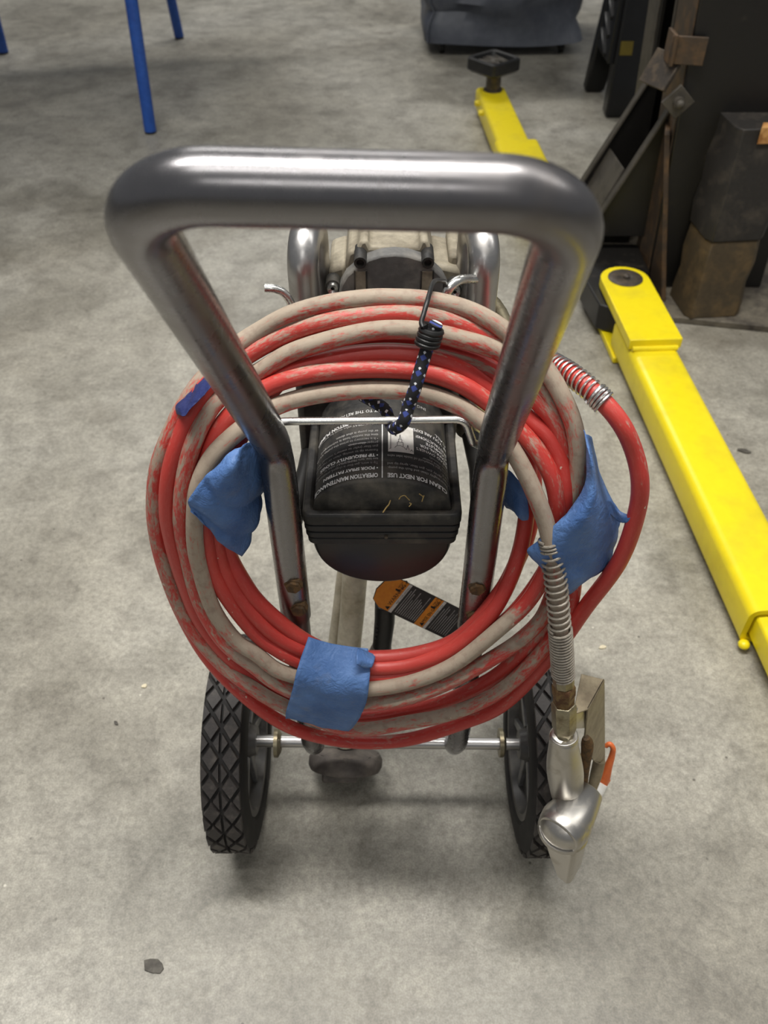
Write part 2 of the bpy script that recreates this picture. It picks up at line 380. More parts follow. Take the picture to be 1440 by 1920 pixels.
        if subsurf:
            md = o.modifiers.new('subsurf', 'SUBSURF'); md.levels = subsurf; md.render_levels = subsurf
        return o
def root_of(p):
    t = V((0, 0, 0))
    while p is not None: t += V(p.location); p = p.parent
    return t
def thing(name, label, cat, loc, group=None):
    o = bpy.data.objects.new(name, None); col.objects.link(o); o.location = V(loc)*S; o.empty_display_size = 0.05
    o['label'] = label; o['category'] = cat
    if group: o['group'] = group
    return o
def tag(o, label, cat, group=None):
    o['label'] = label; o['category'] = cat
    if group: o['group'] = group
    return o
def seat(o):
    """move a one-mesh thing's origin to the middle of its base"""
    me = o.data; n = len(me.vertices)
    lo = V([min(v.co[i] for v in me.vertices) for i in range(3)]); hi = V([max(v.co[i] for v in me.vertices) for i in range(3)])
    c = V(((lo.x+hi.x)/2, (lo.y+hi.y)/2, lo.z)); me.transform(Matrix.Translation(-c)); o.location = c
    return o
def text_mesh(body, size, align='LEFT', bold=0.0):
    """flat lettering as vertices and faces (x to the right, y up)"""
    cu = bpy.data.curves.new('t', 'FONT'); cu.body = body; cu.size = size; cu.align_x = align; cu.resolution_u = 2; cu.offset = bold*size
    o = bpy.data.objects.new('t', cu); col.objects.link(o)
    dg = bpy.context.evaluated_depsgraph_get(); me = bpy.data.meshes.new_from_object(o.evaluated_get(dg))
    vs = [tuple(v.co) for v in me.vertices]; fs = [list(p.vertices) for p in me.polygons]
    bpy.data.objects.remove(o); bpy.data.meshes.remove(me); bpy.data.curves.remove(cu)
    return vs, fs

# ================================================================== setting
f = MB(); n = 2
f.grid([[V((x, y, 0)) for x in (-8, 8)] for y in (-6, 9)])
fl = f.build('floor', 'concrete'); fl['kind'] = 'structure'; fl['label'] = 'stained bare concrete workshop floor'

# ================================================================== vehicle lift column behind right
def rotz(a): return Matrix.Rotation(a, 3, 'Z')
lp = thing('lift_column', 'greasy black steel vehicle lift column with gussets, right edge', 'lift', (0.66, 1.78, 0))
LEAN = -0.045
def ln(x, y, z): return V((x+LEAN*z, y, z))
m = MB()
m.prism([V((0.43, 1.525, 0)), V((0.60, 1.515, 0)), V((0.90, 1.455, 0)), V((0.94, 2.06, 0)), V((0.47, 2.08, 0))], (0, 0, 0.014))
m.build('base_plate', 'plate_dust', lp, bevel=0.002)
# C section, open to the left: near flange, web on the right, far flange, two lips
cx0, cx1, cy0, cy1, th = 0.558, 0.800, 1.635, 1.955, 0.012
prof = [(cx0, cy0), (cx1, cy0), (cx1, cy1), (cx0, cy1), (cx0, cy1-0.085), (cx0+th, cy1-0.085), (cx0+th, cy1-th), (cx1-th, cy1-th), (cx1-th, cy0+th), (cx0+th, cy0+th), (cx0+th, cy0+0.115), (cx0, cy0+0.115)]
H = 2.1
m = MB(); m.prism([ln(x, y, 0.014) for x, y in prof], (LEAN*(H-0.014), 0, H-0.014)); m.build('column', 'black_paint', lp, bevel=0.003)
m = MB(); m.prism([ln(cx0-0.003, cy0+0.004, 0.02), ln(cx0-0.003, cy0+0.113, 0.02), ln(cx0-0.0005, cy0+0.113, 0.02), ln(cx0-0.0005, cy0+0.004, 0.02)], (LEAN*1.9, 0, 1.9)); m.build('guide_strip', 'brown_steel', lp)
m = MB(); m.prism([ln(cx0-0.003, cy1-0.083, 0.02), ln(cx0-0.003, cy1-0.004, 0.02), ln(cx0-0.0005, cy1-0.004, 0.02), ln(cx0-0.0005, cy1-0.083, 0.02)], (LEAN*1.9, 0, 1.9)); m.build('guide_strip', 'grey_steel', lp)
m = MB(); m.tube([ln(0.568, 1.80, 0.36), ln(0.566, 1.80, 2.0)], 0.0035, 8); m.build('lift_cable', 'grey_steel', lp)
# inclined channel: near rail, far rail, cross plate
def slab(poly, y0, y1): m = MB(); m.prism([V((x, y0, z)) for x, z in poly], (0, y1-y0, 0)); return m
slab([(0.552, 0.385), (0.434, 0.125), (0.434, 0.102), (0.562, 0.102)], 1.690, 1.702).build('gusset', 'black_paint', lp, bevel=0.001)
slab([(0.552, 0.405), (0.40, 0.09), (0.40, 0.014), (0.562, 0.014)], 1.838, 1.850).build('gusset', 'black_paint', lp, bevel=0.001)
def bar(a, b, w, h, up=(0, 1, 0)):
    A, B = V(a), V(b); t = (B-A).normalized(); u = V(up); n_ = t.cross(u).normalized(); u = n_.cross(t)
    return [A+u*w/2+n_*h/2, A-u*w/2+n_*h/2, A-u*w/2-n_*h/2, A+u*w/2-n_*h/2], B-A
for y in (1.69, 1.84):
    m = MB(); p, e = bar((0.556, y, 0.396 if y < 1.8 else 0.414), (0.428, y, 0.114 if y < 1.8 else 0.148), 0.020, 0.005); m.prism(p, e); m.build('gusset_rail', 'grey_steel', lp, bevel=0.001)
m = MB(); m.prism([V((0.4817, 1.7020, 0.2376)), V((0.4823, 1.8380, 0.2254)), V((0.4361, 1.8380, 0.1185)), V((0.4337, 1.7020, 0.1178))], (-0.004, 0, 0.003)); m.build('cross_plate', 'grey_steel', lp, bevel=0.001)
# gusset standing towards the camera
m = MB(); m.prism([V((0.575, 1.575, 0.014)), V((0.563, 1.60, 0.10)), V((0.524, 1.635, 0.33)), V((0.538, 1.69, 0.335)), V((0.546, 1.70, 0.014))], (0.010, 0.002, 0)); m.build('gusset', 'brown_steel', lp, bevel=0.001)
# small lock brackets
R = rotz(0.5) @ Matrix.Rotation(0.55, 3, 'Y')
m = MB(); m.box((0.500, 1.66, 0.435), (0.008, 0.066, 0.060), R); m.build('bracket', 'dark_steel', lp, bevel=0.001)
m = MB(); m.box((0.530, 1.63, 0.475), (0.06, 0.006, 0.045), rotz(-0.2)); m.box((0.505, 1.65, 0.475), (0.006, 0.05, 0.05)); m.build('bracket', 'brown_steel', lp, bevel=0.001)
m = MB(); m.box((0.528, 1.615, 0.395), (0.042, 0.007, 0.042), Matrix.Rotation(0.75, 3, 'Y')); b_ = m.build('bracket', 'grey_steel', lp, bevel=0.001)
m = MB(); m.cyl((0.528, 1.612, 0.396), (0.528, 1.600, 0.396), 0.010, seg=12); m.sphere((0.528, 1.600, 0.396), 0.008, 12, 8); m.build('bolt', 'grey_steel', b_)
m = MB(); m.tube(smooth_path([ln(0.79, 1.60, 0.62), ln(0.772, 1.60, 0.48), ln(0.762, 1.598, 0.405), ln(0.772, 1.595, 0.385), ln(0.80, 1.595, 0.378)], 5), 0.0025, 8); m.build('safety_wire', 'grey_steel', lp)
# carriage lug between the two arm plates
m = MB(); m.prism([V((0.418, 1.47, 0.016)), V((0.455, 1.45, 0.016)), V((0.486, 1.50, 0.016)), V((0.545, 1.60, 0.016)), V((0.545, 1.72, 0.016)), V((0.47, 1.72, 0.016)), V((0.405, 1.58, 0.016))], (0, 0, 0.054)); m.build('carriage', 'black_paint', lp, bevel=0.003)

# ------------------------------------------------------------------ wooden post in front of the column
wb = thing('wooden_block', 'square timber post, black painted top and bare lower half, before lift column', 'wood', (0.66, 1.56, 0))
def wring(z, g=0.0):
    t = z/0.37; R = rotz(0.10); c = V((0.660+0.020*t, 1.565+0.046*t, z))
    w, d, ch = 0.056+g, 0.052+g, 0.015
    pts = [(-w, -d+ch), (-w+ch*0.6, -d), (w-0.012, -d), (w, -d+0.012), (w, d-0.01), (w-0.01, d), (-w+0.01, d), (-w, d-0.01)]
    return [c+R @ V((x, y, 0)) for x, y in pts]
m = MB(); m.loft([wring(z, 0.002*math.sin(z*60)) for z in (0.014, 0.04, 0.08, 0.12, 0.168)]); m.build('bare_lower_half', 'wood_raw', wb, bevel=0.002)['label'] = 'bare brown lower half of the post'
m = MB(); m.loft([wring(z, 0.0028+0.002*math.sin(z*70)) for z in (0.1685, 0.21, 0.25, 0.30, 0.34, 0.37)]); m.build('painted_upper_half', 'wood_black', wb, bevel=0.002)['label'] = 'black painted upper half of the post'
m = MB(); m.loft([[V((x, y, z)) for x, y in ((0.664, 1.548), (0.742, 1.556), (0.742, 1.575), (0.674, 1.572))] for z in (0.345, 0.3745)]); m.build('splintered_corner', 'wood_fresh', wb, bevel=0.001)['label'] = 'fresh orange splintered corner of the top'

# ------------------------------------------------------------------ near yellow lift arm
A0 = V((0.436, 1.43, 0)); ad = V((0.052, -0.9986, 0)).normalized(); an = V((0.9986, 0.052, 0))
def ap(s, p, z): return A0+ad*s+an*p+V((0, 0, z))
la = thing('lift_arm', 'long yellow lift arm lying along the floor, right foreground', 'lift arm', tuple(ap(0.3, 0.045, 0)))
def sect(s, p0, p1, z0, z1, r=0.014, k=4):
    c = [(p0, z0), (p1, z0), (p1, z1), (p0, z1)]; out = []
    for i, (x, z) in enumerate(c):
        dx = 1 if x == p0 else -1; dz = 1 if z == z0 else -1
        a0 = [PI, 1.5*PI, 0, 0.5*PI][i]
        for j in range(k+1):
            a = a0+0.5*PI*j/k; out.append(ap(s, x+dx*r+math.cos(a)*r, z+dz*r+math.sin(a)*r))
    return out
m = MB(); N0 = 20
s0, s1 = 0.020, 0.728
o = sect(s0, 0, 0.090, 0.008, 0.073); o2 = sect(s1, 0, 0.090, 0.008, 0.073); i2 = sect(s1, 0.008, 0.082, 0.016, 0.065, 0.008); i1 = sect(s1-0.2, 0.008, 0.082, 0.016, 0.065, 0.008)
m.loft([o, o2, i2, i1]); m.build('arm_sleeve', 'yellow', la)
m = MB(); m.loft([sect(0.50, 0.012, 0.078, 0.019, 0.060, 0.006), sect(1.45, 0.012, 0.078, 0.019, 0.060, 0.006)]); m.build('extension_tube', 'yellow', la)
m = MB(); m.cyl(ap(0.775, 0.036, 0.0595), ap(0.775, 0.036, 0.0604), 0.011, seg=24); m.build('pin_hole', 'ink_and_hole_black', la)  # black disc on the tube, painted as the dark of a hole
def tongue(z0, z1, send):
    pts = [ap(send, -0.003, z0), ap(send, 0.093, z0)]
    for j in range(17):
        a = PI*j/16; pts.append(ap(-0.098-0.048*math.sin(a), 0.045+0.048*math.cos(a), z0))
    m = MB(); m.prism(pts, (0, 0, z1-z0)); return m
tongue(0.0735, 0.093, 0.122).build('top_plate', 'yellow', la, bevel=0.0015)
tongue(0.002, 0.014, 0.06).build('bottom_plate', 'yellow', la, bevel=0.0015)
m = MB(); m.tube([ap(0.124, 0.004, 0.0755), ap(0.124, 0.086, 0.0755)], 0.005, 8); m.build('weld_bead', 'yellow', la)
m = MB(); m.sphere(ap(0.735, 0.006, 0.012), 0.008, 12, 8, (1, 1, 0.8)); m.build('weld_bead', 'yellow', la)
m = MB(); c0 = ap(-0.098, 0.045, 0)
m.lathe([(0.0, 0.016), (0.034, 0.016), (0.034, 0.0945), (0.030, 0.0965), (0.012, 0.096), (0.009, 0.0945), (0.0, 0.0945)], c0, (0, 0, 1), 32)
pin = m.build('pivot_pin', 'dark_steel', la)
m = MB(); m.lathe([(0.0, 0.094), (0.0065, 0.094), (0.0065, 0.099), (0.003, 0.1015), (0, 0.1015)], c0+V((0.002, 0, 0)), (0, 0, 1), 16); m.build('grease_nipple', 'dark_steel', pin)

# ------------------------------------------------------------------ far yellow lift arm with its pad
A0 = V((0.275, 2.715, 0)); ad = V((0.056, -0.9984, 0)).normalized(); an = V((0.9984, 0.056, 0))
fa = thing('lift_arm', 'short yellow lift arm with black pad on its tip, beyond handle', 'lift arm', tuple(ap(0.3, 0.045, 0)))
m = MB(); m.loft([sect(0.0, 0, 0.088, 0.012, 0.072, 0.012), sect(0.62, 0, 0.088, 0.012, 0.072, 0.012)]); m.build('extension_tube', 'yellow', fa, bevel=0.003)
o = sect(0.435, -0.010, 0.106, 0.004, 0.080, 0.012); o2 = sect(0.80, -0.010, 0.106, 0.004, 0.080, 0.012); i1 = sect(0.435, -0.003, 0.099, 0.010, 0.074, 0.008); i2 = sect(0.55, -0.003, 0.099, 0.010, 0.074, 0.008)
m = MB(); m.loft([i2, i1, o, o2]); m.build('arm_sleeve', 'yellow', fa)
for s in (0.07, 0.15):
    m = MB(); m.cyl(ap(s, 0.0005, 0.050), ap(s, -0.012, 0.050), 0.010, 0.008, seg=6); m.build('bolt', 'yellow', fa, bevel=0.001)
st = ap(0.03, 0.046, 0)
m = MB(); m.lathe([(0.0, 0.070), (0.028, 0.070), (0.028, 0.076), (0.022, 0.078), (0.022, 0.135), (0, 0.135)], st, (0, 0, 1), 24); m.build('pad_screw', 'dark_steel', fa)
pad = V((0.2745, 2.70, 0.0))+V((0.045, 0.0, 0))
R = rotz(math.radians(40))
def sq(h, z, r=0.014, k=4):
    pts = []
    for i, (sx, sy) in enumerate(((1, 1), (-1, 1), (-1, -1), (1, -1))):
        for j in range(k+1):
            a = 0.5*PI*i+0.5*PI*j/k; pts.append(pad+R @ V((sx*(h-r)+math.cos(a)*r, sy*(h-r)+math.sin(a)*r, z)))
    return pts
m = MB(); m.loft([sq(0.050, 0.120), sq(0.058, 0.128), sq(0.058, 0.156), sq(0.054, 0.160), sq(0.046, 0.158), sq(0.042, 0.145)]); pm = m.build('lift_pad', 'black_rubber', fa)
m = MB()
for k in range(7):
    x = -0.034+0.011*k; m.box(pad+R @ V((x*0.9, 0.004*math.sin(k*3), 0.1485)), (0.0065, 0.074-0.012*abs(k-3)/3, 0.009), R @ rotz(0.25*math.sin(k*1.7)))
m.sphere(pad+V((0.0, -0.012, 0.147)), 0.015, 14, 8, (1, 1, 0.7)); m.build('pad_face', 'grey_steel', pm, bevel=0.002)

# ------------------------------------------------------------------ covered machine on casters
cc = thing('covered_cart', 'wheeled cart under a loose grey fabric cover, top of frame', 'cart', (0.41, 3.5, 0))
def cring(z, k=0.0):
    x0, x1, y0, y1 = 0.142-0.01*z, 0.692+0.03*z, 3.25+0.02*z, 3.72; r = 0.05; pts = []
    cs = [(x0, y0, PI), (x1, y0, 1.5*PI), (x1, y1, 0), (x0, y1, 0.5*PI)]
    for i in range(4):
        x, y, a0 = cs[i]; xn, yn, _ = cs[(i+1) % 4]
        sx = r if x == x0 else -r; sy = r if y == y0 else -r
        for j in range(5): pts.append(V((x+sx+math.cos(a0+j*PI/8)*r, y+sy+math.sin(a0+j*PI/8)*r, z)))
        sxn = r if xn == x0 else -r; syn = r if yn == y0 else -r
        e = pts[-1]; b = V((xn+sxn+math.cos(a0+PI/2)*r, yn+syn+math.sin(a0+PI/2)*r, z))
        for j in range(1, 14): pts.append(e.lerp(b, j/14))
    return pts
rings = []
for iz in range(26):
    t = iz/25; z = 0.035+0.80*t; rg = []
    for q, p in enumerate(cring(z)):
        c = V((0.417, 3.49, z)); n_ = (p-c); n_.z = 0; n_.normalize()
        u = (p.x-0.142)/0.55
        hem = 0.0
        if t < 0.25: hem = (1-t/0.25)
        zz = z+hem*(0.030*max(0, u-0.35)+0.010*math.sin(u*5+1))
        fold = 0.016*math.sin(8.0*u+9*t+2.2*math.sin(13*t))*min(1, t*6+0.25)+0.016*mnoise.noise(p*6)
        fold += 0.022*math.exp(-((z-0.155-0.06*u)/0.022)**2)-0.02*math.exp(-((z-0.11-0.03*math.cos(u*4))/0.025)**2)
        rg.append(V((p.x, p.y, zz))+n_*fold)
    rings.append(rg)
top = [V((p.x*0.9+0.0417, p.y*0.9+0.349, 0.855)) for p in rings[-1]]
rings.append(top)
m = MB(); m.loft(rings, cap=True); m.f.pop(-2); m.mi.pop()
m.build('fabric_cover', 'cover_grey', cc, angle=60)
m = MB(); m.tube([r_[2]+V((-0.002, -0.004, 0)) for r_ in rings[:-1]], 0.005, 8); m.build('cover_seam', 'cover_grey', cc)
m = MB(); m.box((0.42, 3.49, 0.062), (0.50, 0.40, 0.03)); m.build('base_tray', 'stand_black', cc, bevel=0.004)
for x, y in ((0.205, 3.31), (0.625, 3.31), (0.205, 3.66), (0.625, 3.66)):
    m = MB(); m.cyl((x-0.009, y, 0.022), (x+0.009, y, 0.022), 0.022, seg=20); wq = m.build('caster_wheel', 'black_rubber', cc, bevel=0.003)
    m = MB(); m.box((x-0.012, y+0.006, 0.036), (0.003, 0.022, 0.04)); m.box((x+0.012, y+0.006, 0.036), (0.003, 0.022, 0.04)); m.box((x, y+0.006, 0.054), (0.028, 0.026, 0.004)); m.build('caster_fork', 'dark_steel', wq)

# ------------------------------------------------------------------ black plastic sawhorse
sh = thing('sawhorse', 'black moulded plastic sawhorse behind the lift column, yellow sticker', 'sawhorse', (0.72, 2.82, 0))
def leg(name, x0, x1, y0, y1, xt0, xt1, yt0, yt1, zt):
    m = MB(); rr = []
    for z in (0.0, 0.012, 0.10, 0.25, zt):
        t = z/zt; g = -0.006 if z == 0 else 0
        a, b_, c, d = (x0+(xt0-x0)*t-g, x1+(xt1-x1)*t+g, y0+(yt0-y0)*t-g, y1+(yt1-y1)*t+g)
        rr.append([V((a, c, z)), V((b_, c, z)), V((b_, d, z)), V((a, d, z))])
    m.loft(rr); return m.build(name, 'stand_black', sh, bevel=0.006, seg=3)
l1 = leg('leg', 0.662, 0.80, 2.66, 2.715, 0.700, 0.86, 2.79, 2.845, 0.75)
leg('leg', 0.640, 0.700, 2.885, 2.935, 0.690, 0.82, 2.81, 2.86, 0.75)
m = MB(); m.prism([V((0.652, 2.70, 0.14)), V((0.652, 2.90, 0.14)), V((0.690, 2.855, 0.72)), V((0.690, 2.80, 0.72))], (0.03, 0, 0)); web = m.build('side_web', 'stand_black', sh, bevel=0.004)
for k in range(5):
    z = 0.16+0.045*k; m = MB(); m.box((0.651+0.066*(z-0.14), 2.80, z+0.012), (0.010, 0.10-0.010*k, 0.014), Matrix.Rotation(0.5, 3, 'X')); m.build('rib', 'stand_black', web, bevel=0.003)
m = MB(); m.box((0.76, 2.826, 0.755), (0.16, 0.10, 0.05)); m.build('top_rail', 'stand_black', sh, bevel=0.006)
m = MB(); y_ = 2.66+0.13*0.185/0.75-0.0022; m.box((0.697, y_, 0.185), (0.036, 0.002, 0.036), Matrix.Rotation(-0.17, 3, 'X')); m.build('sticker', 'sticker_yellow_shaded', l1)['label'] = 'yellow sticker'

# ------------------------------------------------------------------ blue legged work table
bt = thing('work_table', 'work table on tubular blue steel legs, upper left corner', 'table', (-1.0, 2.95, 0))
feet = [((-0.678, 2.55), (-0.655, 2.57)), ((-0.755, 3.48), (-0.80, 3.45)), ((-1.345, 3.30), (-1.32, 3.28)), ((-1.268, 2.37), (-1.24, 2.40))]
for (a, b_), (c, d) in feet:
    m = MB(); m.tube([(a, b_, 0.006), (c, d, 0.72)], 0.0175, 20); q = m.build('leg', 'blue_paint', bt)
    m = MB(); m.tube([(a, b_, 0.0), (a, b_, 0.010)], 0.0165, 20); m.build('foot_cap', 'black_rubber', q)
m = MB(); m.prism([V((-0.30, 2.58, 0.72)), V((-0.40, 3.56, 0.72)), V((-1.50, 3.34, 0.72)), V((-1.40, 2.36, 0.72))], (0, 0, 0.03)); m.build('table_top', 'table_top', bt, bevel=0.004)  # unseen top; overhang past the right legs added to widen its floor shadow

# ================================================================== paint sprayer cart
AX, AY, AZ = 0.004, 0.488, 0.1136            # axle centre
sp = thing('paint_sprayer', 'dusty wheeled airless paint sprayer with bent steel push handle, centre', 'paint sprayer', (AX, AY, 0))
# push handle: one bent tube, lower ends sleeved over thinner tubes
TL, TR = (-0.0888, 0.2780, 0.8120), (0.0657, 0.2773, 0.8083)
LB, RB = (-0.0755, 0.460, 0.548), (0.0765, 0.459, 0.545)
LE, RE = (-0.0745, 0.459, 0.366), (0.0755, 0.458, 0.352)
path = fillet([LE, LB, (TL[0], TL[1], TL[2]), (TR[0], TR[1], TR[2]), RB, RE], [0.05, 0.030, 0.030, 0.05], 12)
full = []
for a, b in zip(path[:-1], path[1:]):
    k = max(1, int((b-a).length/0.012)); full += [a.lerp(b, j/k) for j in range(k)]
full.append(path[-1])
m = MB(); rad = []
for p in full:
    r = 0.0127
    for q in (V(LB), V(RB)): r -= 0.0011*math.exp(-((p-q).length/0.02)**2)
    rad.append(r)
m.tube(full, 0.0127, 28, rad=rad); hd = m.build('handle', 'handle', sp)
for (x, y, z) in ((-0.0720, 0.4470, 0.4171), (0.0743, 0.4470, 0.4145), (-0.0698, 0.4470, 0.3879), (0.0747, 0.4470, 0.3804)):
    m = MB(); m.tube([(x, y+0.006, z), (x, y-0.001, z)], 0.0078, 6); m.tube([(x, y, z), (x, y-0.0035, z)], 0.0065, 6); m.build('bolt', 'rust', hd, bevel=0.0008)
for x, y in ((-0.0745, 0.459), (0.0755, 0.458)):
    m = MB(); m.tube(smooth_path([(x, y, 0.40), (x, y, 0.25), (x, y+0.012, 0.15), (x, AY-0.004, AZ+0.004)], 8), 0.0112, 20); m.build('frame_tube', 'handle', sp)
# front hoops
for sx in (-1, 1):
    x = -0.0620 if sx < 0 else 0.0765
    p = fillet([(x, 0.602, 0.45), (x, 0.601, 0.50), (x, 0.600, 0.628), (x-sx*0.005, 0.646, 0.630), (x-sx*0.007, 0.650, 0.45)], [0.001, 0.022, 0.022], 10)
    m = MB(); m.tube(p, 0.0122, 22); hp_ = m.build('front_hoop', 'chrome', sp)
    m = MB(); m.tube([(x, 0.602, 0.452), (x+sx*0.004, 0.55, 0.45), (-0.0755 if sx < 0 else 0.0765, 0.466, 0.45)], 0.008, 14); m.build('frame_bracket', 'black_paint', sp)
# axle and wheels
m = MB(); m.cyl((-0.181, AY+0.003, AZ), (0.189, AY-0.002, AZ), 0.0066, seg=18); ax = m.build('axle', 'chrome', sp)
WL, WR = -0.1555, 0.1635
for x in (WL+0.041, WR-0.037):
    m = MB(); m.lathe([(0.0067, -0.003), (0.0155, -0.003), (0.0155, 0.001), (0.010, 0.004), (0.0067, 0.004)], (x, AY, AZ), (1, 0, 0), 24, True); m.build('washer', 'fitting', ax)
def wheel(x, y, sgn):
    R0 = 0.1145; hw = 0.0205; c = V((x, y, AZ))
    m = MB()        # rim: dished disc with spokes and a hub
    m.lathe([(0.0068, -0.019), (0.015, -0.019), (0.018, -0.010), (0.030, -0.006), (0.068, -0.008), (0.071, -0.019), (0.078, -0.0195), (0.078, 0.0195), (0.071, 0.019), (0.068, 0.008), (0.030, 0.006), (0.018, 0.010), (0.015, 0.019), (0.0068, 0.019)], c, (1, 0, 0), 48, True)
    rim = m.build('wheel', 'rim', sp, angle=30)
    for k in range(6):
        a = 2*PI*k/6+0.4; d = V((0, math.cos(a), math.sin(a)))
        m = MB()
        for sd in (-1, 1): m.prism([c+d*0.018+V((sd*0.0055, 0, 0))+d.cross(V((1, 0, 0)))*0.006, c+d*0.069+V((sd*0.0075, 0, 0))+d.cross(V((1, 0, 0)))*0.004, c+d*0.069+V((sd*0.0075, 0, 0))-d.cross(V((1, 0, 0)))*0.004, c+d*0.018+V((sd*0.0055, 0, 0))-d.cross(V((1, 0, 0)))*0.006], (sd*0.006, 0, 0))
        m.build('spoke', 'rim_disc', rim, bevel=0.001)
    m = MB()        # tyre carcass
    m.lathe([(0.075, -hw+0.004), (0.082, -hw-0.001), (0.098, -hw-0.0012), (R0-0.008, -hw+0.0006), (R0-0.0052, -hw+0.003), (R0-0.0048, 0), (R0-0.0052, hw-0.003), (R0-0.008, hw-0.0006), (0.098, hw+0.0012), (0.082, hw+0.001), (0.075, hw-0.004)], c, (1, 0, 0), 64, True)
    # tread: two rows of raised diamonds with half diamonds along the edges and centre line
    NL = 25; m.m = 1
    def pt(u, a, r): return c+V((u, 0, 0))+V((0, math.cos(a), math.sin(a)))*r
    da = 2*PI/NL; g = 0.87
    def lug(u0, a0, shape, lim=None):
        h = 0.0031; lo = R0-0.0052
        cu = sum(p[0] for p in shape)/len(shape); ca = sum(p[1] for p in shape)/len(shape)
        sc = [((p[0]-cu)*g+cu, (p[1]-ca)*g+ca) for p in shape]; tp = [((p[0]-cu)*g*0.86+cu, (p[1]-ca)*g*0.86+ca) for p in shape]
        n_ = len(shape)
        vs = [pt(u0+p[0], a0+p[1], lo) for p in sc]+[pt(u0+p[0], a0+p[1], R0-0.004+h-0.0000) for p in tp]
        m.add(vs, [list(range(n_, 2*n_))]+[[i, (i+1) % n_, n_+(i+1) % n_, n_+i] for i in range(n_)])
    w2 = (hw-0.0015)/2
    for k in range(NL):
        a = da*k
        for sd in (-1, 1):
            u = sd*w2
            lug(u, a, [(-w2, 0), (0, -da*0.5), (w2, 0), (0, da*0.5)])
            lug(u, a+da*0.5, [(-w2, -da*0.42), (-w2*0.12, 0), (-w2, da*0.42)] if sd < 0 else [(w2, -da*0.42), (w2*0.12, 0), (w2, da*0.42)])
            lug(u, a+da*0.5, [(w2*0.92, -da*0.40), (w2*0.12, 0), (w2*0.92, da*0.40)] if sd < 0 else [(-w2*0.92, -da*0.40), (-w2*0.12, 0), (-w2*0.92, da*0.40)])
    m.build('tire', ['tire_groove', 'rubber'], rim, angle=30)
wheel(WL, AY+0.003, -1); wheel(WR, AY-0.002, 1)

# dusty drive housing behind the coil
YF = 0.620
def fx(px): return (px-720)/1600.0*0.672
m = MB()
top = [(646, .597), (652, .606), (668, .609), (676, .616), (688, .617), (694, .611), (784, .611), (790, .617), (801, .617), (808, .610), (814, .600)]
poly = [V((fx(646), YF+0.012, 0.47))]+[V((fx(x), YF+0.012, z)) for x, z in top]+[V((fx(814), YF+0.012, 0.47))]
m.prism(poly, (0, 0.13, 0)); dh = m.build('drive_housing', 'dust_beige', sp, angle=50, bevel=0.003)
for xa, xb in ((612, 648), (812, 876)):
    m = MB(); m.prism([V((fx(xa), YF+0.018, 0.50)), V((fx(xa), YF+0.018, 0.589)), V((fx(xb), YF+0.018, 0.594)), V((fx(xb), YF+0.018, 0.50))] if xa < 700 else [V((fx(xa), YF+0.018, 0.50)), V((fx(xa), YF+0.018, 0.594)), V((fx(xb), YF+0.018, 0.588)), V((fx(xb), YF+0.018, 0.50))], (0, 0.055, 0)); m.build('housing_wing', 'dust_beige', dh, bevel=0.004)
m = MB(); m.box((fx(858), YF+0.05, 0.592), (0.010, 0.05, 0.012)); m.build('housing_rib', 'dust_beige', dh, bevel=0.003)
cov = [(628, .52), (629, .572), (636, .588), (648, .597), (664, .603), (690, .611), (715, .6145), (740, .6155), (765, .6145), (791, .611), (813, .604), (830, .597), (842, .588), (850, .572), (851, .52)]
m = MB(); m.prism([V((fx(x), YF, z-0.004)) for x, z in cov], (0, 0.014, 0)); fc = m.build('front_cover', 'dusty_black', sp, angle=30, bevel=0.002)
for px in (675.5, 802):
    x = fx(px)
    m = MB(); m.lathe([(0.0030, 0.002), (0.0030, -0.004), (0.0048, -0.004), (0.0052, 0.002), (0.0052, 0.02), (0.0030, 0.02)], (x, YF, 0.606), (0, 1, 0), 24, True); m.build('screw_boss', 'black_plastic', fc)
    m = MB(); m.cyl((x, YF-0.0005, 0.606), (x, YF+0.004, 0.606), 0.0030, seg=16); m.build('boss_hole', 'ink_and_hole_black', fc)  # black plug, hole's inner shade put into its colour
    for dx in (-0.0048, 0.0048):
        m = MB(); m.box((x+dx, YF-0.0005, 0.572), (0.0013, 0.002, 0.052)); m.build('cover_rib', 'black_plastic', fc, bevel=0.0003)
    m = MB(); m.box((x, YF-0.0002, 0.572), (0.0082, 0.0008, 0.050)); m.build('dust_strip', 'dust_beige', fc)
for px, z in ((621, 0.580), (857, 0.577)):
    m = MB(); m.lathe([(0.0, 0.0), (0.0058, 0.0), (0.0062, 0.003), (0.0062, 0.012), (0, 0.012)], (fx(px), YF+0.006, z), (0, 1, 0), 20); m.build('screw_seat', 'black_plastic', dh)
    m = MB(); m.lathe([(0.0015, -0.0035), (0.0042, -0.005), (0.0046, -0.001), (0.0046, 0.002), (0.0015, 0.002)], (fx(px), YF+0.006, z), (0, 1, 0), 20, True); m.build('screw', 'rod', dh)

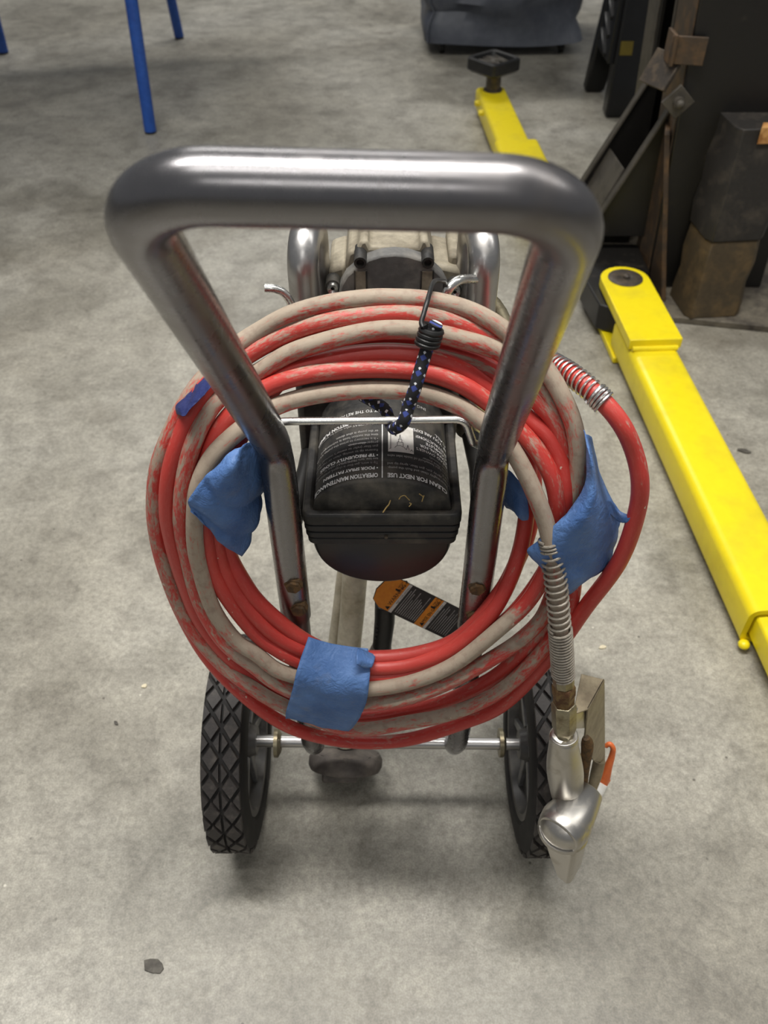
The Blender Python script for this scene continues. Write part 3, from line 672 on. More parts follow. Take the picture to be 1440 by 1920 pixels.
# black motor shroud between the handle legs
hx0, hx1 = (-0.0616, 0.4570, 0.4876), (0.0588, 0.4570, 0.4876)
HX0, HX1 = hx0[0], hx1[0]; HC = (HX0+HX1)/2; HW = (HX1-HX0)/2; ZF = 0.4835
sh_ = MB()
def crown(x, y):
    """height of the label crown over x; falls towards the camera end"""
    u = abs(x-HC)/(HW-0.0075)
    rise = 0.030+0.012*min(1, max(0, (y-0.467)/0.09))
    return ZF+rise*math.sqrt(max(0, 1-u**2.3))-0.002
NX = 36
rows = []
ys = [0.467, 0.4685, 0.472, 0.48, 0.49, 0.50, 0.51, 0.52, 0.53, 0.54, 0.55, 0.56, 0.575, 0.60]
for y in ys:
    r = []
    for i in range(NX+1):
        x = HC+(HW-0.0075)*(2*i/NX-1); z = crown(x, y)
        if y < 0.4675: z = min(z, ZF+(z-ZF)*0.90)
        elif y < 0.469: z = ZF-0.002+(z-ZF+0.002)*0.965
        r.append(V((x, y, z)))
    rows.append(r)
front = [V((p.x, 0.4662 if 0 < i < NX else p.y, ZF-0.004)) for i, p in enumerate(rows[0])]
back = [V((p.x, p.y, ZF-0.03)) for p in rows[-1]]
sh_.grid([front]+rows+[back])
shroud = sh_.build('motor_shroud', 'black_plastic', sp, angle=50)
m = MB()     # flange rim with a raised lip all round, then ribs and body
def rr(x0, x1, y0, y1, z, r=0.006, k=4):
    pts = []
    for i, (x, y) in enumerate(((x1, y1), (x0, y1), (x0, y0), (x1, y0))):
        sx = -1 if x == x1 else 1; sy = -1 if y == y1 else 1
        for j in range(k+1):
            a = 0.5*PI*i+0.5*PI*j/k; pts.append(V((x+sx*r+math.cos(a)*r, y+sy*r+math.sin(a)*r, z)))
    return pts
y0, y1 = 0.457, 0.585
L = lambda g, z, r=0.006: rr(HX0+g, HX1-g, y0+g, y1-g, z, r)
m.loft([L(0.0085, ZF-0.007, 0.003), L(0.0075, ZF-0.0005, 0.003), L(0.0055, ZF+0.0015, 0.004), L(0.0012, ZF+0.0015), L(0, ZF-0.0005), L(0, ZF-0.0085), L(0.0022, ZF-0.0092), L(0.0022, ZF-0.0107), L(0.0006, ZF-0.0112), L(0.0006, ZF-0.0160), L(0.0030, ZF-0.0168), L(0.0030, ZF-0.0183), L(0.0013, ZF-0.0190), L(0.0013, ZF-0.0235), L(0.0035, ZF-0.0242), L(0.0035, ZF-0.0255), L(0.0022, ZF-0.0262), L(0.0025, ZF-0.0315), L(0.006, ZF-0.0345)])
m.build('ribbed_flange', 'black_plastic', shroud, angle=50, bevel=0.0005)
m = MB()     # rounded lower shell: half drum lying along the cart
def drum(y, k, q): return [V((HC+(HW-0.006)*k*math.cos(PI+PI*j/30), y, ZF-0.030-0.049*q*abs(math.sin(PI*j/30))**0.92)) for j in range(31)]
m.loft([drum(0.4600, 0.93, 0.93), drum(0.4615, 0.97, 0.975), drum(0.465, 1.0, 1.0), drum(0.575, 1.0, 1.0)]); m.build('lower_shell', 'black_smooth', shroud, angle=50)
m = MB(); m.box((HC-0.004, 0.593, 0.485), (0.134, 0.050, 0.105)); m.build('gear_neck', 'black_plastic', sp, bevel=0.006)
# label printed on the crown; it reads from the far side, its first lines nearest the camera
def wrapped(vs, fs, u0, v0, mb, flip=True):
    """u across (metres from centre line, to the camera's left), v away from the camera"""
    pts = []
    for (a, b, c) in vs:
        x = HC-(u0+a); y = v0-b      # upside down for the camera
        u = max(-1, min(1, (x-HC)/(HW-0.0075))); pts.append(V((x, y, crown(x, y)+0.0004)))
    mb.add(pts, fs)
ink, dim, dim2, dim3 = MB(), MB(), MB(), MB()
left = [("OPERATION MAINTENANCE", 0.0050, 1), ("\u2022 POOR SPRAY PATTERN", 0.0036, 1), ("Tip is worn, gun filter is clogged, pressure is", 0.0030, 0), ("too low, turn PRIME/SPRAY valve to spray", 0.0030, 0), ("\u2022 TIP FREQUENTLY CLOGS", 0.0036, 1), ("Reverse tip to unclog, clean or replace", 0.0030, 0), ("gun filter (refer to owner's manual for", 0.0030, 0), ("proper filter size)", 0.0030, 0), ("\u2022 It is necessary to prime the pump each", 0.0030, 0), ("time the suction hose is submerged", 0.0030, 0), ("or the pump is shut down", 0.0030, 0), ("", 0.003, 0), ("\u2022 PRIME/SPRAY valve must be turned", 0.0030, 0), ("WITH YOUR PISTON PUMP", 0.0038, 1), ("", 0.004, 0), ("IT TO THE RETAILER", 0.0038, 0)]
v = 0.4735
for t, sz, bold in left:
    if t:
        vs_, fs_ = text_mesh(t, sz*1.12, bold=0.032*bold); k = min(0.93, 0.048/max(p[0] for p in vs_))
        wrapped([(p[0]*k, p[1], 0) for p in vs_], fs_, 0.003, v, ink if bold or sz > 0.0036 else dim)
    v += sz*1.32
right = [("CLEAN FOR NEXT USE", 0.0050, 1, 0.049), ("Thoroughly clean and flush the pump.", 0.0030, 0, 0.05), ("Clean spray gun, gun filter, spray tip and", 0.0030, 0, 0.053), ("guard.", 0.0030, 0, 0.053), ("Squirt light household oil inside inlet valve", 0.0030, 0, 0.053)]
v = 0.4735
for t, sz, bold, w_ in right:
    vs_, fs_ = text_mesh(t, sz*1.12, bold=0.032*bold); mx = max(p[0] for p in vs_); k = min(0.93, (w_-0.004)/mx)
    wrapped([(p[0]*k, p[1], 0) for p in vs_], fs_, -w_, v, ink if bold else dim2); v += sz*1.32
for t, sz, vv in (("inlet valve pusher", 0.0028, 0.4945), ("(see manual)", 0.0028, 0.4980), ("READ OWNER'S", 0.0034, 0.5030), ("MANUAL FOR", 0.0034, 0.5073), ("COMPLETE", 0.0034, 0.5116), ("INSTRUCTIONS!", 0.0034, 0.5159), ("IF YOU ARE EXPERIENCING", 0.0038, 0.5225), ("CALL", 0.0038, 0.5270)):
    vs_, fs_ = text_mesh(t, sz*1.12); mx = max(p[0] for p in vs_); k = min(0.9, 0.0245/mx) if 'EXPER' not in t else 0.042/mx
    wrapped([(p[0]*k, p[1], 0) for p in vs_], fs_, -0.0505, vv, ink if t.isupper() else dim2)
vs_, fs_ = text_mesh("ING YOUR", 0.0042); wrapped([(p[0], p[1], 0) for p in vs_], fs_, -0.035, 0.550, dim3)
def strip(u0, u1, v0, v1, mb, n=6, lift=0.0004):
    rws = []
    for j in range(2):
        y = (v0, v1)[j]; rws.append([V((HC-u, y, crown(HC-u, y)+lift)) for u in [u0+(u1-u0)*i/n for i in range(n+1)]])
    mb.grid(rws)
strip(-0.0005, 0.0003, 0.469, 0.533, ink, 1); strip(0.012, 0.026, 0.5045, 0.5049, ink)
ink.build('label_lettering', 'white_ink', shroud); dim.build('small_lettering', 'dim_ink', shroud); dim2.build('small_lettering', 'dim_ink', shroud); dim3.build('small_lettering', 'dim_ink', shroud)
m = MB(); m.cyl((HC+0.003, y0+0.004, ZF-0.022), (HC+0.003, y0-0.0004, ZF-0.022), 0.0014, seg=16); m.build('flange_screw', 'dark_steel', shroud)
m = MB(); strip(-0.0240, -0.0045, 0.495, 0.522, m, 8, 0.00035); pic = m.build('label_diagram', 'label_white', shroud)
m = MB()
def dl(pts, w_=0.0004):
    for (a, b), (c, d) in zip(pts[:-1], pts[1:]):
        dx, dy = c-a, d-b; L_ = math.hypot(dx, dy); nx, ny = -dy/L_*w_/2, dx/L_*w_/2; q = []
        for (x, y) in ((a+nx, b+ny), (c+nx, d+ny), (c-nx, d-ny), (a-nx, b-ny)):
            X_, Y_ = HC+0.0045+x, 0.495+y; q.append(V((X_, Y_, crown(X_, Y_)+0.0006)))
        m.add(q, [[0, 1, 2, 3]])
dl([(0.001, 0.003), (0.002, 0.003), (0.002, 0.020), (0.0035, 0.0235), (0.007, 0.0245)])
dl([(0.005, 0.004), (0.0065, 0.006), (0.0095, 0.0065), (0.0125, 0.005), (0.0135, 0.003)]); dl([(0.007, 0.0065), (0.007, 0.010), (0.0115, 0.010), (0.0115, 0.006)]); dl([(0.008, 0.010), (0.008, 0.013), (0.0105, 0.013), (0.0105, 0.010)]); dl([(0.0085, 0.013), (0.0092, 0.018), (0.0100, 0.013)])
dl([(0.0140, 0.003), (0.0150, 0.008), (0.0160, 0.003)]); dl([(0.0170, 0.002), (0.0180, 0.004), (0.0190, 0.002)])
dl([(0.0058, 0.016), (0.0058, 0.019)], 0.0014); dl([(0.0058, 0.0195), (0.0058, 0.021)], 0.001); dl([(0.0058, 0.0215), (0.0058, 0.023)], 0.001)
m.build('diagram_lines', 'ink_and_hole_black', pic)

# hanger rods that carry the coil
m = MB(); m.tube(smooth_path([(-0.0866, 0.5600, 0.6158), (-0.0808, 0.5600, 0.6154), (-0.0742, 0.5610, 0.6118), (-0.0694, 0.5620, 0.6034), (-0.0686, 0.5640, 0.5905), (-0.0695, 0.5720, 0.5701), (-0.0655, 0.592, 0.572)], 6), 0.0032, 14); m.build('hose_hook', 'rod', sp)
m = MB(); m.tube(smooth_path([(0.0765, 0.596, 0.603), (0.0647, 0.5880, 0.6078), (0.0543, 0.5750, 0.6131), (0.0479, 0.5700, 0.6094), (0.0459, 0.5700, 0.6014), (0.0457, 0.5720, 0.5820), (0.05, 0.60, 0.55)], 6), 0.0036, 14); m.build('hose_hook', 'rod', sp)
m = MB(); m.tube(fillet([(-0.0735, 0.4660, 0.5663), (-0.0643, 0.4660, 0.5668), (0.0557, 0.4660, 0.5686), (0.0626, 0.4680, 0.5467), (0.0690, 0.4740, 0.5383)], [0.01, 0.010, 0.004], 8), 0.0028, 14); m.build('hose_bar', 'rod', sp)
m = MB(); m.tube([(-0.0112, 0.5120, 0.6014), (0.0056, 0.5120, 0.6053)], 0.002, 8); m.build('coil_support', 'rod', sp)
m = MB(); m.tube(smooth_path([(0.060, 0.650, 0.555), (0.088, 0.640, 0.560), (0.1046, 0.5850, 0.5521), (0.1081, 0.5720, 0.5576)], 6), 0.0062, 14); m.tube([(0.1047, 0.5830, 0.5534), (0.1086, 0.5700, 0.5584)], 0.0092, 6); m.build('outlet_fitting', 'fitting', sp)
# suction set and foot
m = MB(); m.tube(smooth_path([(-0.0287, 0.6050, 0.2843), (-0.0310, 0.6000, 0.2526), (-0.0346, 0.5880, 0.2098), (-0.0388, 0.5720, 0.1694), (-0.0419, 0.5480, 0.1177), (-0.0442, 0.5220, 0.0575)], 8), 0.0132, 22); sc_ = m.build('suction_tube', 'tube_white', sp)
m = MB(); m.tube(smooth_path([(-0.0408, 0.6200, 0.2683), (-0.0454, 0.6120, 0.2391), (-0.0512, 0.6000, 0.1951), (-0.0577, 0.5850, 0.1521), (-0.0656, 0.5600, 0.1105)], 6), 0.0062, 16); m.build('return_tube', 'tube_white', sp)
SO = V((-0.0445, 0.5120, 0.0370)); SA = V((0.05, 0.74, 0.67)).normalized()
m = MB(); m.lathe([(0.0, 0.034), (0.0125, 0.034), (0.0132, 0.016), (0.018, 0.014), (0.030, 0.012), (0.039, 0.008), (0.0425, 0.002), (0.0425, -0.006), (0.040, -0.011), (0.034, -0.013), (0.020, -0.013), (0.0, -0.013)], SO, SA, 40)
sn = m.build('strainer', 'strainer', sp, angle=35)
m = MB(); SU = SA.orthogonal().normalized(); SW = SA.cross(SU)
for k in range(8):
    a = 2*PI*k/8+0.2; d = SU*math.cos(a)+SW*math.sin(a); e = SA.cross(d); q = SO+SA*0.0105
    m.prism([q+d*0.022+e*0.002, q+d*0.038+e*0.0028-SA*0.003, q+d*0.038-e*0.0028-SA*0.003, q+d*0.022-e*0.002], SA*0.0022)
m.build('strainer_rib', 'strainer', sn, bevel=0.0006)
m = MB(); m.box(V((-0.0504, 0.4920, 0.0414)), (0.040, 0.018, 0.016), Matrix.Rotation(-0.5, 3, 'X')); m.build('strainer_tab', 'strainer', sn, bevel=0.003)
# black plug on the lead, hanging under the motor
m = MB(); m.tube(smooth_path([(0.0063, 0.5600, 0.2978), (0.0044, 0.5550, 0.2502)], 4), 0.004, 12); m.tube([(0.0011, 0.5560, 0.2659), (0.0006, 0.5550, 0.2372), (-0.0023, 0.5520, 0.1979)], 0.0102, 20, rad=[0.0105, 0.0105, 0.0098]); pw = m.build('lead_grip', 'black_rubber', sp, bevel=0.001)
m = MB()
for j in range(4):
    q = V((-0.0077, 0.5490, 0.2386)).lerp(V((-0.0089, 0.5480, 0.2195)), j/3); m.box(q+V((0.0015, 0, 0)), (0.004, 0.004, 0.002))
m.build('grip_slot', 'ink_and_hole_black', pw)
m = MB(); m.tube([(-0.0023, 0.5520, 0.1988), (-0.0046, 0.5510, 0.1870), (-0.0070, 0.5500, 0.1653)], 0.010, 20, rad=[0.0105, 0.012, 0.013]); m.build('lead_socket', 'strainer', pw)

# ------------------------------------------------------------------ warning tag
wt = thing('warning_tag', 'orange and black printed warning tag hanging below black motor shroud', 'tag', (0.0263, 0.5400, 0.2768))
a0, a1, b0, b1 = V((-0.0155, 0.5350, 0.2917)), V((0.0795, 0.5350, 0.2213)), V((-0.0041, 0.5450, 0.3261)), V((0.0850, 0.5450, 0.2708))
ta = (a1-a0); tb = (b0-a0); tn = ta.cross(tb).normalized()
if tn.y > 0: tn = -tn
LT = ta.length; ta = ta.normalized(); WT = tb.length; tb = (tb-ta*tb.dot(ta)).normalized()
def tp(u, v_, h=0.0): return a0+ta*u+tb*v_+tn*h
m = MB(); m.prism([tp(0.012, 0), tp(LT, 0), tp(LT, WT), tp(0.006, WT), tp(0.0, WT*0.82), tp(-0.002, WT*0.45), tp(0.002, WT*0.15)], -tn*0.0009); m.build('card', 'tag_black', wt)
def rect(mb, u0, u1, v0, v1, h): mb.add([tp(u0, v0, h), tp(u1, v0, h), tp(u1, v1, h), tp(u0, v1, h)], [[0, 1, 2, 3]])
m = MB(); m.add([tp(0.0125, 0.0004, .0002), tp(0.0235, 0.0004, .0002), tp(0.0235, WT-0.0004, .0002), tp(0.0064, WT-0.0004, .0002), tp(0.0006, WT*0.82, .0002), tp(-0.0014, WT*0.45, .0002), tp(0.0025, WT*0.15, .0002)], [list(range(7))]); rect(m, 0.056, 0.0665, 0.0004, WT-0.0004, .0002); m.build('orange_band', 'tag_orange', wt)
m = MB(); rect(m, 0.0237, 0.0275, 0.0004, WT-0.0004, .0002); rect(m, 0.0667, 0.0700, 0.0004, WT-0.0004, .0002); m.build('white_band', 'label_white', wt)
def tagtext(body, size, u, v_, mb, sx=1.0):
    vs_, fs_ = text_mesh(body, size); mb.add([tp(u-p[1], v_+p[0]*sx, 0.0004) for p in vs_], [f_[::-1] for f_ in fs_])
m = MB(); tagtext("WARNING", 0.0062, 0.0220, 0.0075, m, 0.9); m2 = MB(); tagtext("MISE EN GARDE", 0.0056, 0.0648, 0.0060, m2, 0.72)
for u, m_ in ((0.0222, m), (0.0650, m2)): m_.add([tp(u, 0.0018, .0004), tp(u, 0.0064, .0004), tp(u-0.0046, 0.0041, .0004)], [[0, 1, 2]])
for u, m_ in ((0.0185, m), (0.0620, m2)): m_.add([tp(u+0.002, WT*0.66, .0004), tp(u+0.001, WT*0.73, .0004), tp(u-0.004, WT*0.71, .0004), tp(u-0.003, WT*0.66, .0004)], [[0, 1, 2, 3]])
tagtext("HIGH", 0.0034, 0.0175, WT*0.76, m, 0.9); tagtext("PRESSURE", 0.0034, 0.0215, WT*0.76, m, 0.7); tagtext("HAUTE", 0.0032, 0.0605, WT*0.76, m2, 0.9); tagtext("PRESSION", 0.0032, 0.0645, WT*0.76, m2, 0.7)
tagtext("INJECTION HAZARD", 0.0030, 0.0268, 0.012, m, 0.8); tagtext("DANGER D'INJECTION", 0.0028, 0.0695, 0.010, m2, 0.8); m.build('tag_lettering', 'ink_and_hole_black', wt); m2.build('tag_lettering', 'ink_and_hole_black', wt)
m = MB()
for k in range(11):
    u = 0.0300+0.0024*k; rect(m, u, u+0.0007, 0.003, (0.84, 0.94, 0.80, 0.62, 0.90, 0.70, 0.74, 0.68, 0.60, 0.9, 0.5)[k]*WT, .0003)
for k in range(9):
    u = 0.0726+0.0026*k; rect(m, u, u+0.0007, 0.003, (0.80, 0.92, 0.86, 0.64, 0.90, 0.78, 0.84, 0.70, 0.9)[k]*WT, .0003)
m.build('tag_print_lines', 'dim_ink', wt)
m = MB(); m.tube([tp(0.02, WT, -0.001), V((0.0079, 0.5600, 0.2938))], 0.0012, 8); m.build('tag_tie', 'black_rubber', wt)

# ================================================================== spray hose: one continuous coiled line
HOSE = [
    (0.1073, 0.5750, 0.5561)+(0.14,), (0.1124, 0.5350, 0.5756)+(0.14,), (0.1179, 0.5050, 0.5884)+(0.14,), (0.1295, 0.4800, 0.5937)+(0.14,),
    (0.1436, 0.4620, 0.5896)+(0.14,), (0.1582, 0.4500, 0.5770)+(0.14,), (0.1705, 0.4450, 0.5552)+(0.14,), (0.1775, 0.4400, 0.5339)+(0.14,),
    (0.1804, 0.4380, 0.5086)+(0.14,), (0.1769, 0.4350, 0.4605)+(0.14,), (0.1594, 0.4330, 0.4069)+(0.14,), (0.1433, 0.4300, 0.3597)+(0.14,),
    (0.1040, 0.4300, 0.2716)+(0.20,), (0.0703, 0.4300, 0.2436)+(0.20,), (0.0236, 0.4300, 0.2169)+(0.20,), (-0.0162, 0.4300, 0.2112)+(0.20,),
    (-0.0562, 0.4300, 0.2197)+(0.20,), (-0.0869, 0.4300, 0.2382)+(0.20,), (-0.1161, 0.4350, 0.2666)+(0.20,), (-0.1535, 0.4550, 0.3030)+(0.20,),
    (-0.1750, 0.4680, 0.3675)+(0.20,), (-0.1802, 0.4740, 0.4304)+(0.20,), (-0.1756, 0.4740, 0.4734)+(0.20,), (-0.1653, 0.4760, 0.5142)+(0.20,),
    (-0.1496, 0.4800, 0.5482)+(0.20,), (-0.1219, 0.4840, 0.5752)+(0.66,), (-0.0880, 0.4880, 0.5908)+(0.66,), (-0.0650, 0.4900, 0.6054)+(0.66,),
    (-0.0393, 0.4900, 0.6155)+(0.66,), (-0.0106, 0.4900, 0.6230)+(0.66,), (0.0071, 0.4900, 0.6246)+(0.66,), (0.0283, 0.4900, 0.6230)+(0.66,),
    (0.0498, 0.4900, 0.6176)+(0.66,), (0.0801, 0.4900, 0.6059)+(0.66,), (0.0929, 0.4850, 0.5933)+(0.42,), (0.1041, 0.4800, 0.5768)+(0.42,),
    (0.1185, 0.4720, 0.5630)+(0.42,), (0.1272, 0.4650, 0.5448)+(0.42,), (0.1323, 0.4620, 0.5280)+(0.42,), (0.1391, 0.4550, 0.4961)+(0.40,),
    (0.1452, 0.4480, 0.4519)+(0.40,), (0.1490, 0.4400, 0.4051)+(0.40,), (0.1342, 0.4300, 0.3618)+(0.40,), (0.0993, 0.4200, 0.3106)+(0.60,),
    (0.0615, 0.4180, 0.2808)+(0.60,), (0.0224, 0.4180, 0.2654)+(0.60,), (-0.0294, 0.4180, 0.2539)+(0.60,), (-0.0905, 0.4220, 0.2872)+(0.60,),
    (-0.1155, 0.4280, 0.3053)+(0.60,), (-0.1407, 0.4400, 0.3229)+(0.56,), (-0.1599, 0.4480, 0.3565)+(0.56,), (-0.1699, 0.4530, 0.3956)+(0.56,),
    (-0.1739, 0.4560, 0.4372)+(0.56,), (-0.1729, 0.4580, 0.4737)+(0.56,), (-0.1698, 0.4600, 0.4968)+(0.56,), (-0.1627, 0.4630, 0.5256)+(0.56,),
    (-0.1510, 0.4680, 0.5515)+(0.56,), (-0.1329, 0.4780, 0.5796)+(0.50,), (-0.1129, 0.4900, 0.5986)+(0.50,), (-0.0962, 0.4980, 0.6100)+(0.50,),
    (-0.0871, 0.5020, 0.6142)+(0.70,), (-0.0646, 0.5050, 0.6260)+(0.70,), (-0.0392, 0.5070, 0.6333)+(0.70,), (-0.0107, 0.5080, 0.6371)+(0.70,),
    (0.0036, 0.5080, 0.6375)+(0.70,), (0.0284, 0.5070, 0.6365)+(0.70,), (0.0535, 0.5050, 0.6313)+(0.70,), (0.0714, 0.5000, 0.6249)+(0.70,),
    (0.0846, 0.4950, 0.6173)+(0.70,), (0.0967, 0.4880, 0.6106)+(0.74,), (0.1092, 0.4800, 0.5998)+(0.74,), (0.1211, 0.4700, 0.5842)+(0.74,),
    (0.1302, 0.4620, 0.5662)+(0.74,), (0.1353, 0.4560, 0.5460)+(0.74,), (0.1375, 0.4520, 0.5231)+(0.74,), (0.1358, 0.4500, 0.5046)+(0.74,),
    (0.1394, 0.4500, 0.4732)+(0.50,), (0.1414, 0.4470, 0.4409)+(0.50,), (0.1404, 0.4420, 0.4020)+(0.50,), (0.1246, 0.4380, 0.3586)+(0.50,),
    (0.1005, 0.4360, 0.3145)+(0.15,), (0.0715, 0.4360, 0.2837)+(0.15,), (0.0384, 0.4360, 0.2616)+(0.15,), (-0.0079, 0.4360, 0.2475)+(0.15,),
    (-0.0493, 0.4360, 0.2466)+(0.15,), (-0.0821, 0.4360, 0.2685)+(0.15,), (-0.1125, 0.4380, 0.3037)+(0.15,), (-0.1332, 0.4420, 0.3294)+(0.06,),
    (-0.1525, 0.4480, 0.3701)+(0.06,), (-0.1591, 0.4500, 0.4188)+(0.06,), (-0.1605, 0.4500, 0.4674)+(0.06,), (-0.1585, 0.4500, 0.4965)+(0.06,),
    (-0.1518, 0.4530, 0.5293)+(0.06,), (-0.1403, 0.4600, 0.5580)+(0.06,), (-0.1305, 0.4680, 0.5753)+(0.06,), (-0.1207, 0.4760, 0.5882)+(0.06,),
    (-0.1057, 0.4880, 0.5956)+(0.42,), (-0.0874, 0.4960, 0.6049)+(0.42,), (-0.0651, 0.5000, 0.6150)+(0.42,), (-0.0393, 0.5000, 0.6241)+(0.42,),
    (-0.0107, 0.5000, 0.6290)+(0.42,), (0.0106, 0.5000, 0.6302)+(0.42,), (0.0320, 0.5000, 0.6282)+(0.42,), (0.0538, 0.5000, 0.6213)+(0.42,),
    (0.0754, 0.4970, 0.6102)+(0.42,), (0.0964, 0.4870, 0.5963)+(0.55,), (0.1097, 0.4820, 0.5812)+(0.55,), (0.1196, 0.4760, 0.5674)+(0.55,),
    (0.1295, 0.4700, 0.5446)+(0.55,), (0.1368, 0.4660, 0.5126)+(0.55,), (0.1386, 0.4580, 0.4650)+(0.55,), (0.1364, 0.4480, 0.4274)+(0.55,),
    (0.1277, 0.4360, 0.3912)+(0.55,), (0.1109, 0.4280, 0.3716)+(0.58,), (0.0904, 0.4200, 0.3593)+(0.58,), (0.0498, 0.4150, 0.3274)+(0.58,),
    (0.0141, 0.4130, 0.3082)+(0.58,), (-0.0165, 0.4130, 0.3017)+(0.58,), (-0.0504, 0.4130, 0.3034)+(0.58,), (-0.0808, 0.4150, 0.3203)+(0.58,),
    (-0.0932, 0.4170, 0.3299)+(0.58,), (-0.1068, 0.4220, 0.3418)+(0.58,), (-0.1289, 0.4320, 0.3570)+(0.56,), (-0.1395, 0.4380, 0.3728)+(0.56,),
    (-0.1483, 0.4440, 0.3996)+(0.56,), (-0.1505, 0.4460, 0.4420)+(0.56,), (-0.1496, 0.4460, 0.4828)+(0.56,), (-0.1471, 0.4460, 0.5004)+(0.56,),
    (-0.1399, 0.4500, 0.5319)+(0.56,), (-0.1295, 0.4580, 0.5596)+(0.56,), (-0.1187, 0.4700, 0.5752)+(0.56,), (-0.1066, 0.4820, 0.5821)+(0.56,),
    (-0.0822, 0.5000, 0.5874)+(0.12,), (-0.0639, 0.5050, 0.5920)+(0.12,), (-0.0373, 0.5080, 0.5975)+(0.12,), (-0.0111, 0.5080, 0.6005)+(0.12,),
    (0.0074, 0.5080, 0.6018)+(0.12,), (0.0297, 0.5080, 0.5997)+(0.12,), (0.0522, 0.5060, 0.5948)+(0.12,), (0.0782, 0.5020, 0.5842)+(0.12,),
    (0.0933, 0.5000, 0.5597)+(0.06,), (0.1047, 0.4960, 0.5334)+(0.06,), (0.1133, 0.4900, 0.5020)+(0.06,), (0.1159, 0.4820, 0.4760)+(0.06,),
    (0.1135, 0.4720, 0.4508)+(0.06,), (0.1046, 0.4600, 0.4267)+(0.06,), (0.0928, 0.4470, 0.4080)+(0.06,), (0.0607, 0.4370, 0.3613)+(0.05,),
    (0.0283, 0.4350, 0.3442)+(0.05,), (-0.0072, 0.4350, 0.3382)+(0.05,), (-0.0405, 0.4350, 0.3434)+(0.05,), (-0.0639, 0.4360, 0.3590)+(0.05,),
    (-0.0836, 0.4380, 0.3805)+(0.05,), (-0.1023, 0.4420, 0.4060)+(0.05,), (-0.1127, 0.4480, 0.4255)+(0.06,), (-0.1205, 0.4550, 0.4444)+(0.06,),
    (-0.1214, 0.4600, 0.4745)+(0.06,), (-0.1158, 0.4680, 0.5108)+(0.06,), (-0.1059, 0.4780, 0.5380)+(0.06,), (-0.0909, 0.4860, 0.5607)+(0.06,),
    (-0.0635, 0.4960, 0.5883)+(0.50,), (-0.0295, 0.5000, 0.5971)+(0.50,), (0.0074, 0.5000, 0.6006)+(0.50,), (0.0445, 0.5000, 0.5940)+(0.50,),
    (0.0765, 0.4980, 0.5820)+(0.50,), (0.0908, 0.4940, 0.5632)+(0.06,), (0.1038, 0.4860, 0.5314)+(0.06,), (0.1090, 0.4780, 0.5018)+(0.06,),
    (0.1091, 0.4680, 0.4695)+(0.06,), (0.1059, 0.4580, 0.4437)+(0.06,), (0.0957, 0.4450, 0.4116)+(0.06,), (0.0835, 0.4360, 0.3905)+(0.05,),
    (0.0561, 0.4300, 0.3575)+(0.05,), (0.0211, 0.4280, 0.3380)+(0.05,), (-0.0117, 0.4280, 0.3334)+(0.05,), (-0.0405, 0.4280, 0.3380)+(0.05,),
    (-0.0669, 0.4300, 0.3546)+(0.05,), (-0.0870, 0.4320, 0.3706)+(0.05,), (-0.1031, 0.4360, 0.3919)+(0.05,), (-0.1226, 0.4460, 0.4277)+(0.06,),
    (-0.1284, 0.4520, 0.4595)+(0.06,), (-0.1263, 0.4570, 0.4942)+(0.06,), (-0.1192, 0.4640, 0.5247)+(0.06,), (-0.1056, 0.4760, 0.5542)+(0.06,),
    (-0.0716, 0.4870, 0.5884)+(0.14,), (-0.0474, 0.4900, 0.5977)+(0.14,), (-0.0218, 0.4910, 0.6035)+(0.14,), (0.0025, 0.4910, 0.6052)+(0.14,),
    (0.0290, 0.4900, 0.6029)+(0.14,), (0.0511, 0.4890, 0.5949)+(0.14,), (0.0730, 0.4860, 0.5797)+(0.14,), (0.0876, 0.4830, 0.5714)+(0.10,),
    (0.1001, 0.4780, 0.5612)+(0.10,), (0.1158, 0.4680, 0.5515)+(0.10,), (0.1258, 0.4580, 0.5339)+(0.10,), (0.1306, 0.4500, 0.5141)+(0.10,),
    (0.1314, 0.4460, 0.4828)+(0.10,), (0.1277, 0.4440, 0.4502)+(0.10,), (0.1173, 0.4400, 0.4206)+(0.10,), (0.1009, 0.4350, 0.3918)+(0.10,),
    (0.0786, 0.4300, 0.3690)+(0.06,), (0.0491, 0.4270, 0.3439)+(0.06,), (0.0213, 0.4260, 0.3286)+(0.06,), (-0.0091, 0.4260, 0.3239)+(0.06,),
    (-0.0362, 0.4260, 0.3286)+(0.06,), (-0.0712, 0.4260, 0.3460)+(0.06,), (-0.0889, 0.4280, 0.3594)+(0.06,), (-0.1045, 0.4320, 0.3749)+(0.06,),
    (-0.1311, 0.4420, 0.4322)+(0.12,), (-0.1339, 0.4460, 0.4715)+(0.12,), (-0.1325, 0.4500, 0.5008)+(0.12,), (-0.1274, 0.4560, 0.5317)+(0.12,),
    (-0.1181, 0.4640, 0.5547)+(0.12,), (-0.1013, 0.4740, 0.5721)+(0.12,), (-0.0816, 0.4800, 0.5840)+(0.26,), (-0.0581, 0.4820, 0.5928)+(0.26,),
    (-0.0289, 0.4830, 0.5973)+(0.26,), (0.0036, 0.4830, 0.5982)+(0.26,), (0.0289, 0.4820, 0.5958)+(0.26,), (0.0510, 0.4800, 0.5885)+(0.26,),
    (0.0699, 0.4770, 0.5767)+(0.26,), (0.0933, 0.4680, 0.5587)+(0.30,), (0.1077, 0.4600, 0.5450)+(0.30,), (0.1185, 0.4520, 0.5287)+(0.30,),
    (0.1247, 0.4460, 0.5084)+(0.30,), (0.1271, 0.4420, 0.4813)+(0.30,), (0.1240, 0.4370, 0.4488)+(0.30,), (0.1121, 0.4320, 0.4140)+(0.30,),
